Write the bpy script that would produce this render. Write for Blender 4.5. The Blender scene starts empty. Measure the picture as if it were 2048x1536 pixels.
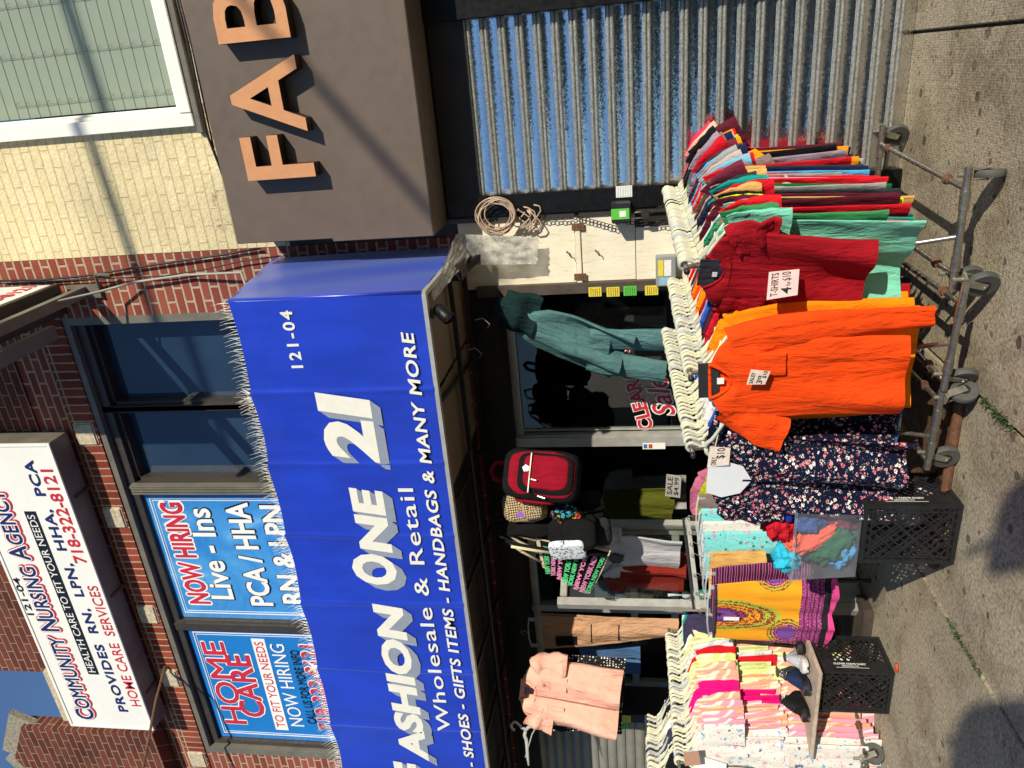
import bpy, bmesh, math, random
from mathutils import Vector, Matrix, noise
random.seed(7)
S = bpy.context.scene
C = S.collection
R = math.radians

# ---------------- camera ----------------
CAM_Y, CAM_H = -4.8038, 1.62
YAW, PIT, ROLL = R(-23.1028), R(8.9809), R(-1.37305)
FPX = 1480.6
fw = Vector((math.sin(YAW)*math.cos(PIT), math.cos(YAW)*math.cos(PIT), math.sin(PIT)))
rt0 = Vector((math.cos(YAW), -math.sin(YAW), 0)); up0 = rt0.cross(fw)
rt = rt0*math.cos(ROLL) + up0*math.sin(ROLL)
upv = -rt0*math.sin(ROLL) + up0*math.cos(ROLL)
EYE = Vector((0, CAM_Y, CAM_H))
cd = bpy.data.cameras.new('camera'); cam = bpy.data.objects.new('camera', cd); C.objects.link(cam)
cd.lens = FPX/2048*36; cd.sensor_width = 36; cd.clip_end = 500; cd.clip_start = .05
m3 = Matrix((-upv, rt, -fw)).transposed()          # the photograph was taken with the camera held upright
cam.matrix_world = Matrix.Translation(EYE) @ m3.to_4x4()
S.camera = cam

# ---------------- light ----------------
SUN_EL, SUN_AZ = R(22.5), R(46)                   # azimuth measured to the right of the street side normal
sd = Vector((math.sin(SUN_AZ)*math.cos(SUN_EL), -math.cos(SUN_AZ)*math.cos(SUN_EL), math.sin(SUN_EL)))
wd = bpy.data.worlds.new('World'); S.world = wd; wd.use_nodes = True
nt = wd.node_tree; nt.nodes.clear()
sky = nt.nodes.new('ShaderNodeTexSky'); sky.sky_type = 'NISHITA'; sky.sun_disc = False
sky.sun_elevation = SUN_EL; sky.sun_rotation = math.atan2(sd.x, sd.y)
sky.air_density = 1.0; sky.dust_density = .15; sky.ozone_density = 4.5
bg = nt.nodes.new('ShaderNodeBackground'); bg.inputs[1].default_value = .12
wo = nt.nodes.new('ShaderNodeOutputWorld')
nt.links.new(sky.outputs[0], bg.inputs[0]); nt.links.new(bg.outputs[0], wo.inputs[0])
sl = bpy.data.lights.new('sun', 'SUN'); sl.energy = 4.6; sl.angle = R(.53); sl.color = (1, .93, .80)
so = bpy.data.objects.new('sun', sl); C.objects.link(so)
so.rotation_euler = sd.to_track_quat('Z', 'Y').to_euler()
S.view_settings.view_transform = 'Standard'; S.view_settings.look = 'None'
S.view_settings.exposure = .16; S.view_settings.gamma = 1
S.cycles.max_bounces = 7; S.cycles.transparent_max_bounces = 14

# ---------------- helpers ----------------
def ray(x, y):
    return rt*(768-y) - upv*(x-1024) + fw*FPX
def W(x, y, Y=0.0):            # where the sight line of a photo point meets the vertical plane y = Y
    d = ray(x, y); t = (Y-CAM_Y)/d.y
    return EYE + d*t
def G(x, y, z=0.0):            # ... or the level z
    d = ray(x, y); t = (z-CAM_H)/d.z
    return EYE + d*t

def lin(c):
    return tuple((v/12.92 if v <= .04045 else ((v+.055)/1.055)**2.4) for v in c)
def H(h):
    h = h.lstrip('#'); return lin(tuple(int(h[i:i+2], 16)/255 for i in (0, 2, 4)))

class NT:
    def __init__(s, name):
        s.m = bpy.data.materials.new(name); s.m.use_nodes = True
        s.t = s.m.node_tree; s.b = s.t.nodes['Principled BSDF']; s.out = s.t.nodes['Material Output']
    def n(s, typ, **kw):
        nd = s.t.nodes.new('ShaderNode'+typ)
        for k, v in kw.items():
            if k.startswith('i_'):
                key = k[2:].replace('_', ' ')
                key = int(key) if key.isdigit() else key
                nd.inputs[key].default_value = v
            else: setattr(nd, k, v)
        return nd
    def l(s, a, b): s.t.links.new(a, b)
    def coord(s, kind='Object', scale=(1, 1, 1), rot=(0, 0, 0)):
        tc = s.n('TexCoord'); mp = s.n('Mapping'); mp.inputs['Scale'].default_value = scale; mp.inputs['Rotation'].default_value = rot
        s.l(tc.outputs[kind], mp.inputs[0]); return mp.outputs[0]
    def noise(s, vec, scale, detail=4, rough=.55, dist=0):
        nd = s.n('TexNoise'); nd.inputs['Scale'].default_value = scale; nd.inputs['Detail'].default_value = detail
        nd.inputs['Roughness'].default_value = rough; nd.inputs['Distortion'].default_value = dist
        s.l(vec, nd.inputs['Vector']); return nd.outputs['Fac']
    def ramp(s, fac, stops, interp='LINEAR'):
        r = s.n('ValToRGB'); r.color_ramp.interpolation = interp; el = r.color_ramp.elements
        while len(el) < len(stops): el.new(.5)
        for e, (p, c) in zip(el, stops):
            e.position = p; e.color = (*c, 1) if len(c) == 3 else c
        s.l(fac, r.inputs[0]); return r.outputs[0]
    def mix(s, fac, a, b, mode='MIX'):
        x = s.n('Mix', data_type='RGBA', blend_type=mode)
        for sock, v in ((x.inputs[0], fac), (x.inputs[6], a), (x.inputs[7], b)):
            if hasattr(v, 'links'): s.l(v, sock)
            elif isinstance(v, (int, float)): sock.default_value = v
            else: sock.default_value = (*v[:3], 1)
        return x.outputs[2]
    def math(s, op, a, b=None, c=None):
        x = s.n('Math', operation=op)
        for i, v in enumerate((a, b, c)):
            if v is None: continue
            if hasattr(v, 'links'): s.l(v, x.inputs[i])
            else: x.inputs[i].default_value = v
        return x.outputs[0]
    def bump(s, h, strength=.3, dist=.01, prev=None):
        b = s.n('Bump'); b.inputs['Strength'].default_value = strength; b.inputs['Distance'].default_value = dist
        s.l(h, b.inputs['Height'])
        if prev is not None: s.l(prev, b.inputs['Normal'])
        s.l(b.outputs[0], s.b.inputs['Normal']); return b.outputs[0]
    def col(s, c):
        if hasattr(c, 'links'): s.l(c, s.b.inputs['Base Color'])
        else: s.b.inputs['Base Color'].default_value = (*c[:3], 1)
    def set(s, **kw):
        for k, v in kw.items():
            inp = s.b.inputs[k.replace('_', ' ')]
            if hasattr(v, 'links'): s.l(v, inp)
            else: inp.default_value = v
        return s

_mc = {}
def flat(name, color, rough=.6, metal=0, vary=.12, vs=6, bump=0, bs=80, spec=None):
    """painted / plastic / metal surface: slight colour variation, roughness variation and grain"""
    if name in _mc: return _mc[name]
    t = NT(name); v = t.coord()
    n1 = t.noise(v, vs, 5); c = H(color) if isinstance(color, str) else color
    dk = tuple(x*(1-vary) for x in c); lt = tuple(min(1, x*(1+vary)) for x in c)
    t.col(t.ramp(n1, [(.3, dk), (.7, lt)]))
    r = t.ramp(t.noise(v, vs*4, 3), [(.3, (max(0, rough-.1),)*3), (.7, (min(1, rough+.1),)*3)])
    t.set(Roughness=r, Metallic=metal)
    if spec is not None: t.set(Specular_IOR_Level=spec)
    if bump: t.bump(t.noise(v, bs, 4), bump, .004)
    _mc[name] = t.m; return t.m

def cloth(name, color, wr=.5, vary=.10):
    if name in _mc: return _mc[name]
    t = NT(name); c = H(color) if isinstance(color, str) else color
    v = t.coord(); vs = t.coord(scale=(1, 1, .35))
    n = t.noise(v, 9, 4)
    wv_ = t.noise(v, 300, 2); t.col(t.mix(.35, t.ramp(n, [(.3, tuple(x*(1-vary) for x in c)), (.7, tuple(min(1, x*(1+vary)) for x in c))]), t.ramp(wv_, [(.3, (.72,)*3), (.7, (1.15,)*3)]), 'MULTIPLY'))
    t.set(Roughness=.92, Specular_IOR_Level=.15)
    b0 = t.bump(t.noise(t.coord(scale=(1, 1, .25), rot=(0, R(12), 0)), 6, 4, .55, 1.2), min(1, wr*1.3), .05)
    b1 = t.bump(t.noise(vs, 18, 6, .65, 1.0), min(1, wr*1.2), .02, b0)
    t.bump(t.noise(v, 420, 2), .15, .001, b1)
    _mc[name] = t.m; return t.m

class MB:
    """collects shapes, then links them as one mesh object"""
    def __init__(s): s.v = []; s.f = []; s.mi = []; s.cur = 0
    def _add(s, vs, fs):
        o = len(s.v); s.v += [Vector(p) for p in vs]
        for f in fs: s.f.append(tuple(i+o for i in f)); s.mi.append(s.cur)
        return s
    def hexa(s, p):   # 8 points: bottom 4 (ccw), top 4
        return s._add(p, [(0, 3, 2, 1), (4, 5, 6, 7), (0, 1, 5, 4), (1, 2, 6, 5), (2, 3, 7, 6), (3, 0, 4, 7)])
    def box(s, x0, x1, y0, y1, z0, z1):
        x0, x1 = sorted((x0, x1)); y0, y1 = sorted((y0, y1)); z0, z1 = sorted((z0, z1))
        return s.hexa([(x0, y0, z0), (x1, y0, z0), (x1, y1, z0), (x0, y1, z0), (x0, y0, z1), (x1, y0, z1), (x1, y1, z1), (x0, y1, z1)])
    def bar(s, a, b, w, h=None, ref=(0, 0, 1)):
        a, b = Vector(a), Vector(b); d = (b-a).normalized(); r = Vector(ref)
        if abs(d.dot(r)) > .98: r = Vector((0, 1, 0))
        u = d.cross(r).normalized()*w/2; v = u.cross(d).normalized()*(h or w)/2
        return s.hexa([a-u-v, a+u-v, a+u+v, a-u+v, b-u-v, b+u-v, b+u+v, b-u+v])
    def tube(s, pts, r, n=8, cap=True, flatv=None):
        pts = [Vector(p) for p in pts]; k = len(pts); rs = r if isinstance(r, (list, tuple)) else [r]*k
        rings = []; prev = None
        for i, p in enumerate(pts):
            d = (pts[min(i+1, k-1)]-pts[max(i-1, 0)])
            d = d.normalized() if d.length > 1e-9 else Vector((0, 0, 1))
            if prev is None:
                a = Vector((0, 0, 1)) if abs(d.z) < .9 else Vector((0, 1, 0))
                u = d.cross(a).normalized()
            else:
                u = (prev - d*prev.dot(d)); u = u.normalized() if u.length > 1e-6 else d.orthogonal().normalized()
            prev = u; w = d.cross(u)
            rings.append([p + (u*math.cos(2*math.pi*j/n) + w*math.sin(2*math.pi*j/n))*rs[i] for j in range(n)])
        vs = [q for rg in rings for q in rg]; fs = []
        for i in range(k-1):
            for j in range(n):
                a = i*n+j; b = i*n+(j+1) % n; fs.append((a, b, b+n, a+n))
        if cap: fs += [tuple(range(n))[::-1], tuple(range((k-1)*n, k*n))]
        if flatv:       # squash along an axis
            ax, f = flatv; vs = [Vector(q) for q in vs]
            for i, q in enumerate(vs):
                c = pts[i//n]; q[ax] = c[ax] + (q[ax]-c[ax])*f
        return s._add(vs, fs)
    def grid(s, fn, nu, nv, closed_u=False):
        vs = [fn(i/(nu if closed_u else nu-1), j/(nv-1)) for j in range(nv) for i in range(nu)]; fs = []
        for j in range(nv-1):
            for i in range(nu if closed_u else nu-1):
                a = j*nu+i; b = j*nu+(i+1) % nu; fs.append((a, b, b+nu, a+nu))
        return s._add(vs, fs)
    def prism(s, poly, o, ux, uy, depth):      # polygon in a plane, extruded along ux x uy
        o, ux, uy = Vector(o), Vector(ux), Vector(uy); n = ux.cross(uy).normalized()*depth; k = len(poly)
        a = [o+ux*p[0]+uy*p[1] for p in poly]; b = [p+n for p in a]
        fs = [tuple(range(k))[::-1], tuple(range(k, 2*k))] + [(i, (i+1) % k, (i+1) % k+k, i+k) for i in range(k)]
        return s._add(a+b, fs)
    def lathe(s, prof, o, ax, n=24):           # (radius, height) profile about an axis
        o, ax = Vector(o), Vector(ax).normalized(); u = ax.orthogonal().normalized(); w = ax.cross(u); k = len(prof)
        vs = [o+ax*h+(u*math.cos(2*math.pi*j/n)+w*math.sin(2*math.pi*j/n))*r for r, h in prof for j in range(n)]
        fs = [(i*n+j, i*n+(j+1) % n, (i+1)*n+(j+1) % n, (i+1)*n+j) for i in range(k-1) for j in range(n)]
        fs += [tuple(range(n))[::-1], tuple(range((k-1)*n, k*n))]
        return s._add(vs, fs)
    def torus(s, o, ax, R_, r, n=24, m=8):
        o, ax = Vector(o), Vector(ax).normalized(); u = ax.orthogonal().normalized(); w = ax.cross(u)
        vs = []; fs = []
        for i in range(n):
            a = 2*math.pi*i/n; e = u*math.cos(a)+w*math.sin(a)
            for j in range(m):
                b = 2*math.pi*j/m; vs.append(o+e*(R_+r*math.cos(b))+ax*r*math.sin(b))
        for i in range(n):
            for j in range(m):
                fs.append((i*m+j, ((i+1) % n)*m+j, ((i+1) % n)*m+(j+1) % m, i*m+(j+1) % m))
        return s._add(vs, fs)
    def blob(s, o, rx, ry, rz, amp=.25, fr=6, seed=0, n=18, k=12, sq=1.0):
        o = Vector(o); sg = lambda v: math.copysign(abs(v)**sq, v)
        def fn(u, v):
            th = 2*math.pi*u; ph = math.pi*v
            d = Vector((sg(math.cos(th))*sg(math.sin(ph)), sg(math.sin(th))*sg(math.sin(ph)), sg(math.cos(ph))))
            q = 1+amp*noise.noise(d*fr*.35+Vector((seed, seed*.7, 0)))+amp*.6*noise.noise(d*fr+Vector((0, seed, 3)))
            return o+Vector((d.x*rx, d.y*ry, d.z*rz))*q
        return s.grid(fn, n, k, True)
    def build(s, name, mat, parent=None, smooth=False, bevel=0, auto=None):
        me = bpy.data.meshes.new(name); me.from_pydata([tuple(p) for p in s.v], [], s.f); me.update()
        mats = mat if isinstance(mat, list) else [mat]
        for m in mats: me.materials.append(m)
        if len(mats) > 1: me.polygons.foreach_set('material_index', s.mi)
        bm = bmesh.new(); bm.from_mesh(me); bmesh.ops.recalc_face_normals(bm, faces=bm.faces)
        if bevel:
            ed = [e for e in bm.edges if len(e.link_faces) == 2 and e.calc_face_angle(0) > .6]
            bmesh.ops.bevel(bm, geom=ed, offset=bevel, segments=2, affect='EDGES', clamp_overlap=True)
        bm.to_mesh(me); bm.free()
        if smooth or auto:
            me.polygons.foreach_set('use_smooth', [True]*len(me.polygons))
            if auto:
                try: me.set_sharp_from_angle(angle=R(auto))
                except Exception: pass
        o = bpy.data.objects.new(name, me); C.objects.link(o)
        if parent is not None: o.parent = parent
        return o

def tag(o, label=None, cat=None, group=None, kind=None):
    for k, v in (('label', label), ('category', cat), ('group', group), ('kind', kind)):
        if v: o[k] = v
    return o
def thing(name, label, cat, loc=(0, 0, 0), group=None, rz=0):
    o = bpy.data.objects.new(name, None); C.objects.link(o); o.location = loc; o.rotation_euler = (0, 0, rz)
    o.empty_display_size = .1
    return tag(o, label, cat, group)
def children(o): return [c for c in C.objects if c.parent == o]
def copy_tree(o, parent=None):
    c = o.copy(); C.objects.link(c)
    if parent is not None: c.parent = parent
    for ch in list(o.children): copy_tree(ch, c)
    return c

_tx = {}
def glyphs(body, bold, shear, extrude, space):
    key = (body, bold, shear, extrude, space)
    if key in _tx: return _tx[key]
    cu = bpy.data.curves.new('lettering', 'FONT'); cu.body = body; cu.offset = bold; cu.shear = shear
    cu.extrude = extrude; cu.space_character = space; cu.resolution_u = 3
    ob = bpy.data.objects.new('lettering', cu); C.objects.link(ob)
    bpy.context.view_layer.update()
    me = bpy.data.meshes.new_from_object(ob.evaluated_get(bpy.context.evaluated_depsgraph_get()))
    vs = [v.co.copy() for v in me.vertices]; fs = [tuple(p.vertices) for p in me.polygons]
    bpy.data.objects.remove(ob); bpy.data.curves.remove(cu); bpy.data.meshes.remove(me)
    _tx[key] = (vs, fs); return vs, fs
def lettering(mb, body, o, ux, uy, w=None, h=None, bold=.0, shear=0, thick=.002, space=1.0, ref=None):
    """letters whose box starts at o, runs along ux for w and stands h along uy; ref fixes the box from another bold weight"""
    vs, fs = glyphs(body, bold, shear, .01, space)
    rv = glyphs(body, ref, shear, .01, space)[0] if ref is not None else vs
    x0 = min(v.x for v in rv); x1 = max(v.x for v in rv); y0 = min(v.y for v in rv); y1 = max(v.y for v in rv)
    o, ux, uy = Vector(o), Vector(ux).normalized(), Vector(uy).normalized(); n = ux.cross(uy)
    sy = h/(y1-y0) if h else None; sx = w/(x1-x0) if w else None
    sx = sx or sy; sy = sy or sx
    mb._add([o+ux*((v.x-x0)*sx)+uy*((v.y-y0)*sy)+n*(v.z/.02*thick+thick/2) for v in vs], fs)
    return sx*(x1-x0)
XA, ZA = Vector((1, 0, 0)), Vector((0, 0, 1))
def words(mb, name, mat, parent, ux=None):
    """link a line of writing as one mesh per word"""
    ux = Vector(ux or (1, 0, 0)).normalized(); p = list(range(len(mb.v)))
    def find(i):
        while p[i] != i: p[i] = p[p[i]]; i = p[i]
        return i
    for f in mb.f:
        for j in f[1:]: p[find(j)] = find(f[0])
    ext = {}
    for i, q in enumerate(mb.v):
        r = find(i); t = q.dot(ux); e = ext.setdefault(r, [t, t]); e[0] = min(e[0], t); e[1] = max(e[1], t)
    ls = sorted(ext.items(), key=lambda e: e[1][0]); ws = sorted(e[1][1]-e[1][0] for e in ls); gap = ws[len(ws)//2]*.42
    grp = {}; end = None; k = 0
    for r, (a, b) in ls:
        if end is not None and a-end > gap: k += 1
        end = b if end is None else max(end, b); grp[r] = k
    outs = []
    for g in range(k+1):
        q = MB(); idx = {}
        for f in mb.f:
            if grp[find(f[0])] == g:
                for j in f:
                    if j not in idx: idx[j] = len(q.v); q.v.append(mb.v[j])
                q.f.append(tuple(idx[j] for j in f)); q.mi.append(0)
        outs.append(q.build(name, mat, parent))
    return outs[0]
def halo(mb, body, o, ux, uy, w, h, bold, shear, r, drop=(0, 0), space=1.0):
    """the letters spread by r all round (outline behind lettering), optionally dragged along drop"""
    o, ux, uy = Vector(o), Vector(ux).normalized(), Vector(uy).normalized(); n = ux.cross(uy); k = 0
    for sft in ([(0, 0)] if drop == (0, 0) else [(0, 0), (drop[0]*.5, drop[1]*.5), drop]):
        for a in range(10):
            t = 2*math.pi*a/10; k += 1
            lettering(mb, body, o+ux*(r*math.cos(t)+sft[0])+uy*(r*math.sin(t)+sft[1])+n*(k*.00006), ux, uy, w, h, bold, shear, .0003, space)
def sign_line(name, body, mat, parent, p0, p1, top, Y, bold=.0, shear=0, lift=.003, space=1.0, ref=None):
    """a line of writing on the plane y = Y: p0, p1 photo points of its baseline ends, top the cap height above p0"""
    a, b, c = W(*p0, Y), W(*p1, Y), W(*top, Y)
    m = MB(); lettering(m, body, (a.x, Y-lift, (a.z+b.z)/2), XA, ZA, b.x-a.x, c.z-a.z, bold, shear, .002, space, ref)
    return m.build(name, mat, parent)
# ---------------- materials of the setting ----------------
def brick_mat(name, c1, c2, mortar, bw=.205, rh=.0715, ms=.0085, rough=.9, bumpd=.012, rug=True, offset=.5, swap=False, peel=None, freq=2, squash=1.0):
    t = NT(name); tc = t.n('TexCoord'); sp = t.n('SeparateXYZ'); t.l(tc.outputs['Object'], sp.inputs[0])
    xy = t.math('ADD', sp.outputs[0], sp.outputs[1])
    cb = t.n('CombineXYZ'); t.l(xy, cb.inputs[1 if swap else 0]); t.l(sp.outputs[2], cb.inputs[0 if swap else 1])
    wob = t.n('TexNoise'); wob.inputs['Scale'].default_value = 9; wob.inputs['Detail'].default_value = 3; t.l(cb.outputs[0], wob.inputs['Vector'])
    ad = t.n('VectorMath', operation='MULTIPLY_ADD'); t.l(wob.outputs['Color'], ad.inputs[0]); ad.inputs[1].default_value = (.008, .008, 0); t.l(cb.outputs[0], ad.inputs[2])
    b = t.n('TexBrick'); b.offset = offset; b.offset_frequency = freq; b.squash = squash
    b.inputs['Scale'].default_value = 1; b.inputs['Brick Width'].default_value = bw; b.inputs['Row Height'].default_value = rh
    b.inputs['Mortar Size'].default_value = ms; b.inputs['Mortar Smooth'].default_value = .35; b.inputs['Bias'].default_value = 0
    t.l(ad.outputs[0], b.inputs['Vector'])
    b.inputs['Color1'].default_value = (*c1, 1); b.inputs['Color2'].default_value = (*c2, 1); b.inputs['Mortar'].default_value = (*mortar, 1)
    v = t.coord(); big = t.noise(v, 1.3, 5); fine = t.noise(v, 60, 4)
    c = t.mix(.75, b.outputs['Color'], t.ramp(big, [(.3, (.55, .55, .55)), (.72, (1.15, 1.1, 1.05))]), 'MULTIPLY')
    c = t.mix(.5, c, t.ramp(fine, [(.3, (.6, .6, .6)), (.7, (1.2, 1.2, 1.2))]), 'MULTIPLY')
    if peel:
        pm = t.math('MULTIPLY', t.ramp(t.noise(v, 7, 7, .7), [(.60, (0,)*3), (.64, (1,)*3)]), t.ramp(t.noise(v, 1.7, 3), [(.5, (0,)*3), (.62, (1,)*3)]))
        zz = t.ramp(sp.outputs[2], [(0, (1,)*3), (1, (0,)*3)])
        low = t.math('LESS_THAN', sp.outputs[2], 4.42)
        pl = t.math('MULTIPLY', low, t.ramp(t.noise(v, 5, 8, .72), [(.50, (0,)*3), (.53, (1,)*3)]))
        lo2 = t.math('MULTIPLY', pl, t.math('LESS_THAN', t.noise(v, 1.1, 2), .52))
        pm = t.math('MAXIMUM', t.math('MULTIPLY', pm, .8), lo2)
        c = t.mix(pm, c, t.mix(t.noise(v, 30, 4), H('#8d6a58'), H('#c9a184')))
    t.col(c); t.set(Roughness=rough, Specular_IOR_Level=.25)
    hh = t.math('SUBTRACT', 1.0, b.outputs['Fac'])
    vv = t.coord(scale=(1, 1, .12) if rug else (1, 1, 1))
    b1 = t.bump(hh, .8, bumpd); b2 = t.bump(t.noise(vv, 170 if rug else 42, 4, .7), .45, .008, b1)
    if not rug: t.bump(t.noise(v, 20, 7, .68), .5, .018, b2)
    return t.m
M = {}
M['brick'] = brick_mat('red brick', H('#a35844'), H('#8a4334'), H('#bfa890'), ms=.0105)
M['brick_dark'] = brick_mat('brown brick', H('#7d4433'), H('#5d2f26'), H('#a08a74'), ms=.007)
M['soldier'] = brick_mat('soldier brick', H('#a34e38'), H('#823a2b'), H('#bfa78c'), bw=.215, rh=.0715, swap=True, offset=0)
M['cream'] = brick_mat('cream painted brick', H('#f2e3b6'), H('#eddcaa'), H('#dfcd9a'), ms=.005, rough=.5, bumpd=.013, bw=.23, rug=False, peel=True)
def pavement():
    t = NT('sidewalk concrete'); v = t.coord()
    n1 = t.noise(v, 1.1, 6, .6); n2 = t.noise(v, 55, 6, .7); n3 = t.noise(v, 160, 3, .6)
    c = t.ramp(n1, [(.3, H('#9a8e79')), (.5, H('#b3a78e')), (.62, H('#b9ad95')), (.78, H('#c9bea5'))])
    c = t.mix(.9, c, t.ramp(n2, [(.36, (.42, .40, .36)), (.5, (.95, .93, .9)), (.62, (1.25, 1.22, 1.15))]), 'MULTIPLY')
    c = t.mix(.55, c, t.ramp(n3, [(.35, (.55, .53, .5)), (.62, (1.2, 1.2, 1.2))]), 'MULTIPLY')
    # trodden-in gum and spatters
    wv = t.n('TexNoise'); wv.inputs['Scale'].default_value = 22; t.l(v, wv.inputs['Vector'])
    ad = t.n('VectorMath', operation='MULTIPLY_ADD'); t.l(wv.outputs['Color'], ad.inputs[0]); ad.inputs[1].default_value = (.03, .03, 0); t.l(v, ad.inputs[2])
    for sc, th, dk in ((7.5, .20, .22), (12, .20, .30), (4.1, .12, .2), (21, .17, .45)):
        vo = t.n('TexVoronoi'); vo.inputs['Scale'].default_value = sc; t.l(ad.outputs[0], vo.inputs['Vector'])
        wn = t.n('SeparateColor'); t.l(vo.outputs['Color'], wn.inputs[0])
        lim = t.math('MULTIPLY', t.math('SUBTRACT', wn.outputs[0], .42), th*1.9)
        g = t.math('LESS_THAN', vo.outputs['Distance'], lim)
        c = t.mix(t.math('MULTIPLY', g, t.math('MULTIPLY_ADD', wn.outputs[1], .35, .45)), c, (.030*dk/.2, .027*dk/.2, .024*dk/.2))
    stn = t.ramp(t.noise(v, 2.6, 7, .7, .8), [(.40, (.62, .59, .55)), (.52, (1, 1, 1))]); c = t.mix(.75, c, stn, 'MULTIPLY')
    wv = t.n('TexWave', wave_type='BANDS', bands_direction='X'); wv.inputs['Scale'].default_value = 26; wv.inputs['Distortion'].default_value = 1.5; wv.inputs['Detail'].default_value = 3
    t.l(v, wv.inputs['Vector'])
    t.col(c); t.set(Roughness=.88, Specular_IOR_Level=.3)
    b1 = t.bump(n2, .6, .012); b2 = t.bump(wv.outputs['Fac'], .12, .004, b1); t.bump(n3, .4, .004, b2)
    return t.m
M['pave'] = pavement()
M['asphalt'] = flat('asphalt', (.045, .045, .047), .9, bump=.5, bs=60)
M['earth'] = flat('joint dirt', (.03, .026, .02), .95, bump=.4)
M['bronze'] = flat('bronze frame', H('#3b352e'), .42, 0, .15)
M['bronze_l'] = flat('weathered frame', H('#6f6a5c'), .5, 0, .2, bump=.1)
M['iron'] = flat('dark iron', H('#2e2a26'), .55, .2, .3, bump=.2)
M['black'] = flat('black paint', H('#0c0c0c'), .45, 0, .25, spec=.3)
M['blackmatt'] = flat('black plastic', (.014, .014, .015), .48, 0, .3, bump=.1)
M['alu'] = flat('aluminium', H('#b9b6ad'), .42, .35, .14, 9, bump=.06)
M['white'] = flat('white vinyl', H('#f3efe2'), .45, 0, .03)
M['signwhite'] = flat('sign face', H('#f1eee4'), .30, 0, .04, 2)
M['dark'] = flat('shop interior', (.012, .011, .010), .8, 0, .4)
M['darkwood'] = flat('dark stained wood', H('#4b4138'), .7, 0, .3, 12, bump=.3, bs=40)
M['stone'] = flat('pale stone', H('#c0b295'), .9, 0, .3, 30, bump=.7, bs=55)
M['ply'] = None
def ply():
    t = NT('white painted plywood'); v = t.coord(scale=(7, 7, 1.1))
    n = t.noise(v, 9, 6, .65, .8); v2 = t.coord(); big = t.noise(v2, 3, 4)
    c = t.ramp(n, [(.30, H('#cfc3a0')), (.42, H('#eee4c8')), (.7, H('#f4ebd2'))])
    c = t.mix(.5, c, t.ramp(big, [(.35, (.80, .76, .68)), (.6, (1, 1, 1))]), 'MULTIPLY')
    vo = t.n('TexVoronoi'); vo.inputs['Scale'].default_value = 9; t.l(v2, vo.inputs['Vector'])
    c = t.mix(t.math('LESS_THAN', vo.outputs['Distance'], .045), c, H('#5a4534'))
    t.col(c); t.set(Roughness=.6); t.bump(n, .35, .006); return t.m
M['ply'] = ply()
def galv():
    t = NT('galvanised steel'); v = t.coord()
    vo = t.n('TexVoronoi'); vo.inputs['Scale'].default_value = 120; t.l(v, vo.inputs['Vector'])
    sc = t.n('SeparateColor'); t.l(vo.outputs['Color'], sc.inputs[0])
    st = t.noise(t.coord(scale=(.5, 1, 14)), 6, 4)
    c = t.ramp(sc.outputs[0], [(0, H('#9a9d9a')), (1, H('#cfd1cc'))])
    c = t.mix(.4, c, t.ramp(st, [(.35, (.62, .60, .54)), (.6, (1, 1, 1))]), 'MULTIPLY')
    ps = t.n('SeparateXYZ'); t.l(t.coord(), ps.inputs[0])
    fz = t.math('FRACT', t.math('DIVIDE', t.math('SUBTRACT', ps.outputs[2], .004), .1065)); fl = t.math('LESS_THAN', fz, .535)
    c = t.mix(fl, t.mix(.5, c, H('#d9d6cc'), 'MULTIPLY'), t.mix(.5, c, (1, 1, 1)))
    t.col(c); t.set(Metallic=t.math('MULTIPLY_ADD', fl, .45, .55), Roughness=t.math('ADD', t.math('MULTIPLY', sc.outputs[1], .06), t.math('MULTIPLY_ADD', fl, -.27, .38)))
    ge = t.n('NewGeometry'); sb = t.n('VectorMath', operation='SUBTRACT'); t.l(vo.outputs['Color'], sb.inputs[0]); sb.inputs[1].default_value = (.5, .5, .5)
    big = t.n('TexNoise'); big.inputs['Scale'].default_value = 5; t.l(t.coord(scale=(.6, 1, 1)), big.inputs['Vector'])
    s2 = t.n('VectorMath', operation='SUBTRACT'); t.l(big.outputs['Color'], s2.inputs[0]); s2.inputs[1].default_value = (.5, .5, .5)
    m1 = t.n('VectorMath', operation='MULTIPLY_ADD'); t.l(sb.outputs[0], m1.inputs[0]); t.l(t.math('MULTIPLY', fl, .055), m1.inputs[1]); t.l(ge.outputs['Normal'], m1.inputs[2])
    m2 = t.n('VectorMath', operation='MULTIPLY_ADD'); t.l(s2.outputs[0], m2.inputs[0]); m2.inputs[1].default_value = (.004, .004, .009); t.l(m1.outputs[0], m2.inputs[2])
    nm = t.n('VectorMath', operation='NORMALIZE'); t.l(m2.outputs[0], nm.inputs[0]); t.l(nm.outputs[0], t.b.inputs['Normal']); return t.m
M['galv'] = galv()
M['slat'] = flat('grey shutter slats', H('#8f8c80'), .5, .25, .22, 3, bump=.1)
def glass_clear(name, tint=(.9, .94, .92), refl=.9):
    t = NT(name); tr = t.n('BsdfTransparent'); tr.inputs[0].default_value = (*tint, 1)
    gl = t.n('BsdfGlossy'); gl.inputs['Roughness'].default_value = .01; gl.inputs[0].default_value = (refl, refl, refl, 1)
    ge = t.n('NewGeometry'); dp = t.n('VectorMath', operation='DOT_PRODUCT'); t.l(ge.outputs['Normal'], dp.inputs[0]); t.l(ge.outputs['Incoming'], dp.inputs[1])
    f5 = t.math('POWER', t.math('SUBTRACT', 1.0, t.math('ABSOLUTE', dp.outputs['Value'])), 5.0)
    mx = t.n('MixShader'); t.l(t.math('MULTIPLY_ADD', f5, .90, .032), mx.inputs[0])
    t.l(tr.outputs[0], mx.inputs[1]); t.l(gl.outputs[0], mx.inputs[2]); t.l(mx.outputs[0], t.out.inputs[0]); return t.m
M['glass'] = glass_clear('window glass')
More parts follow.
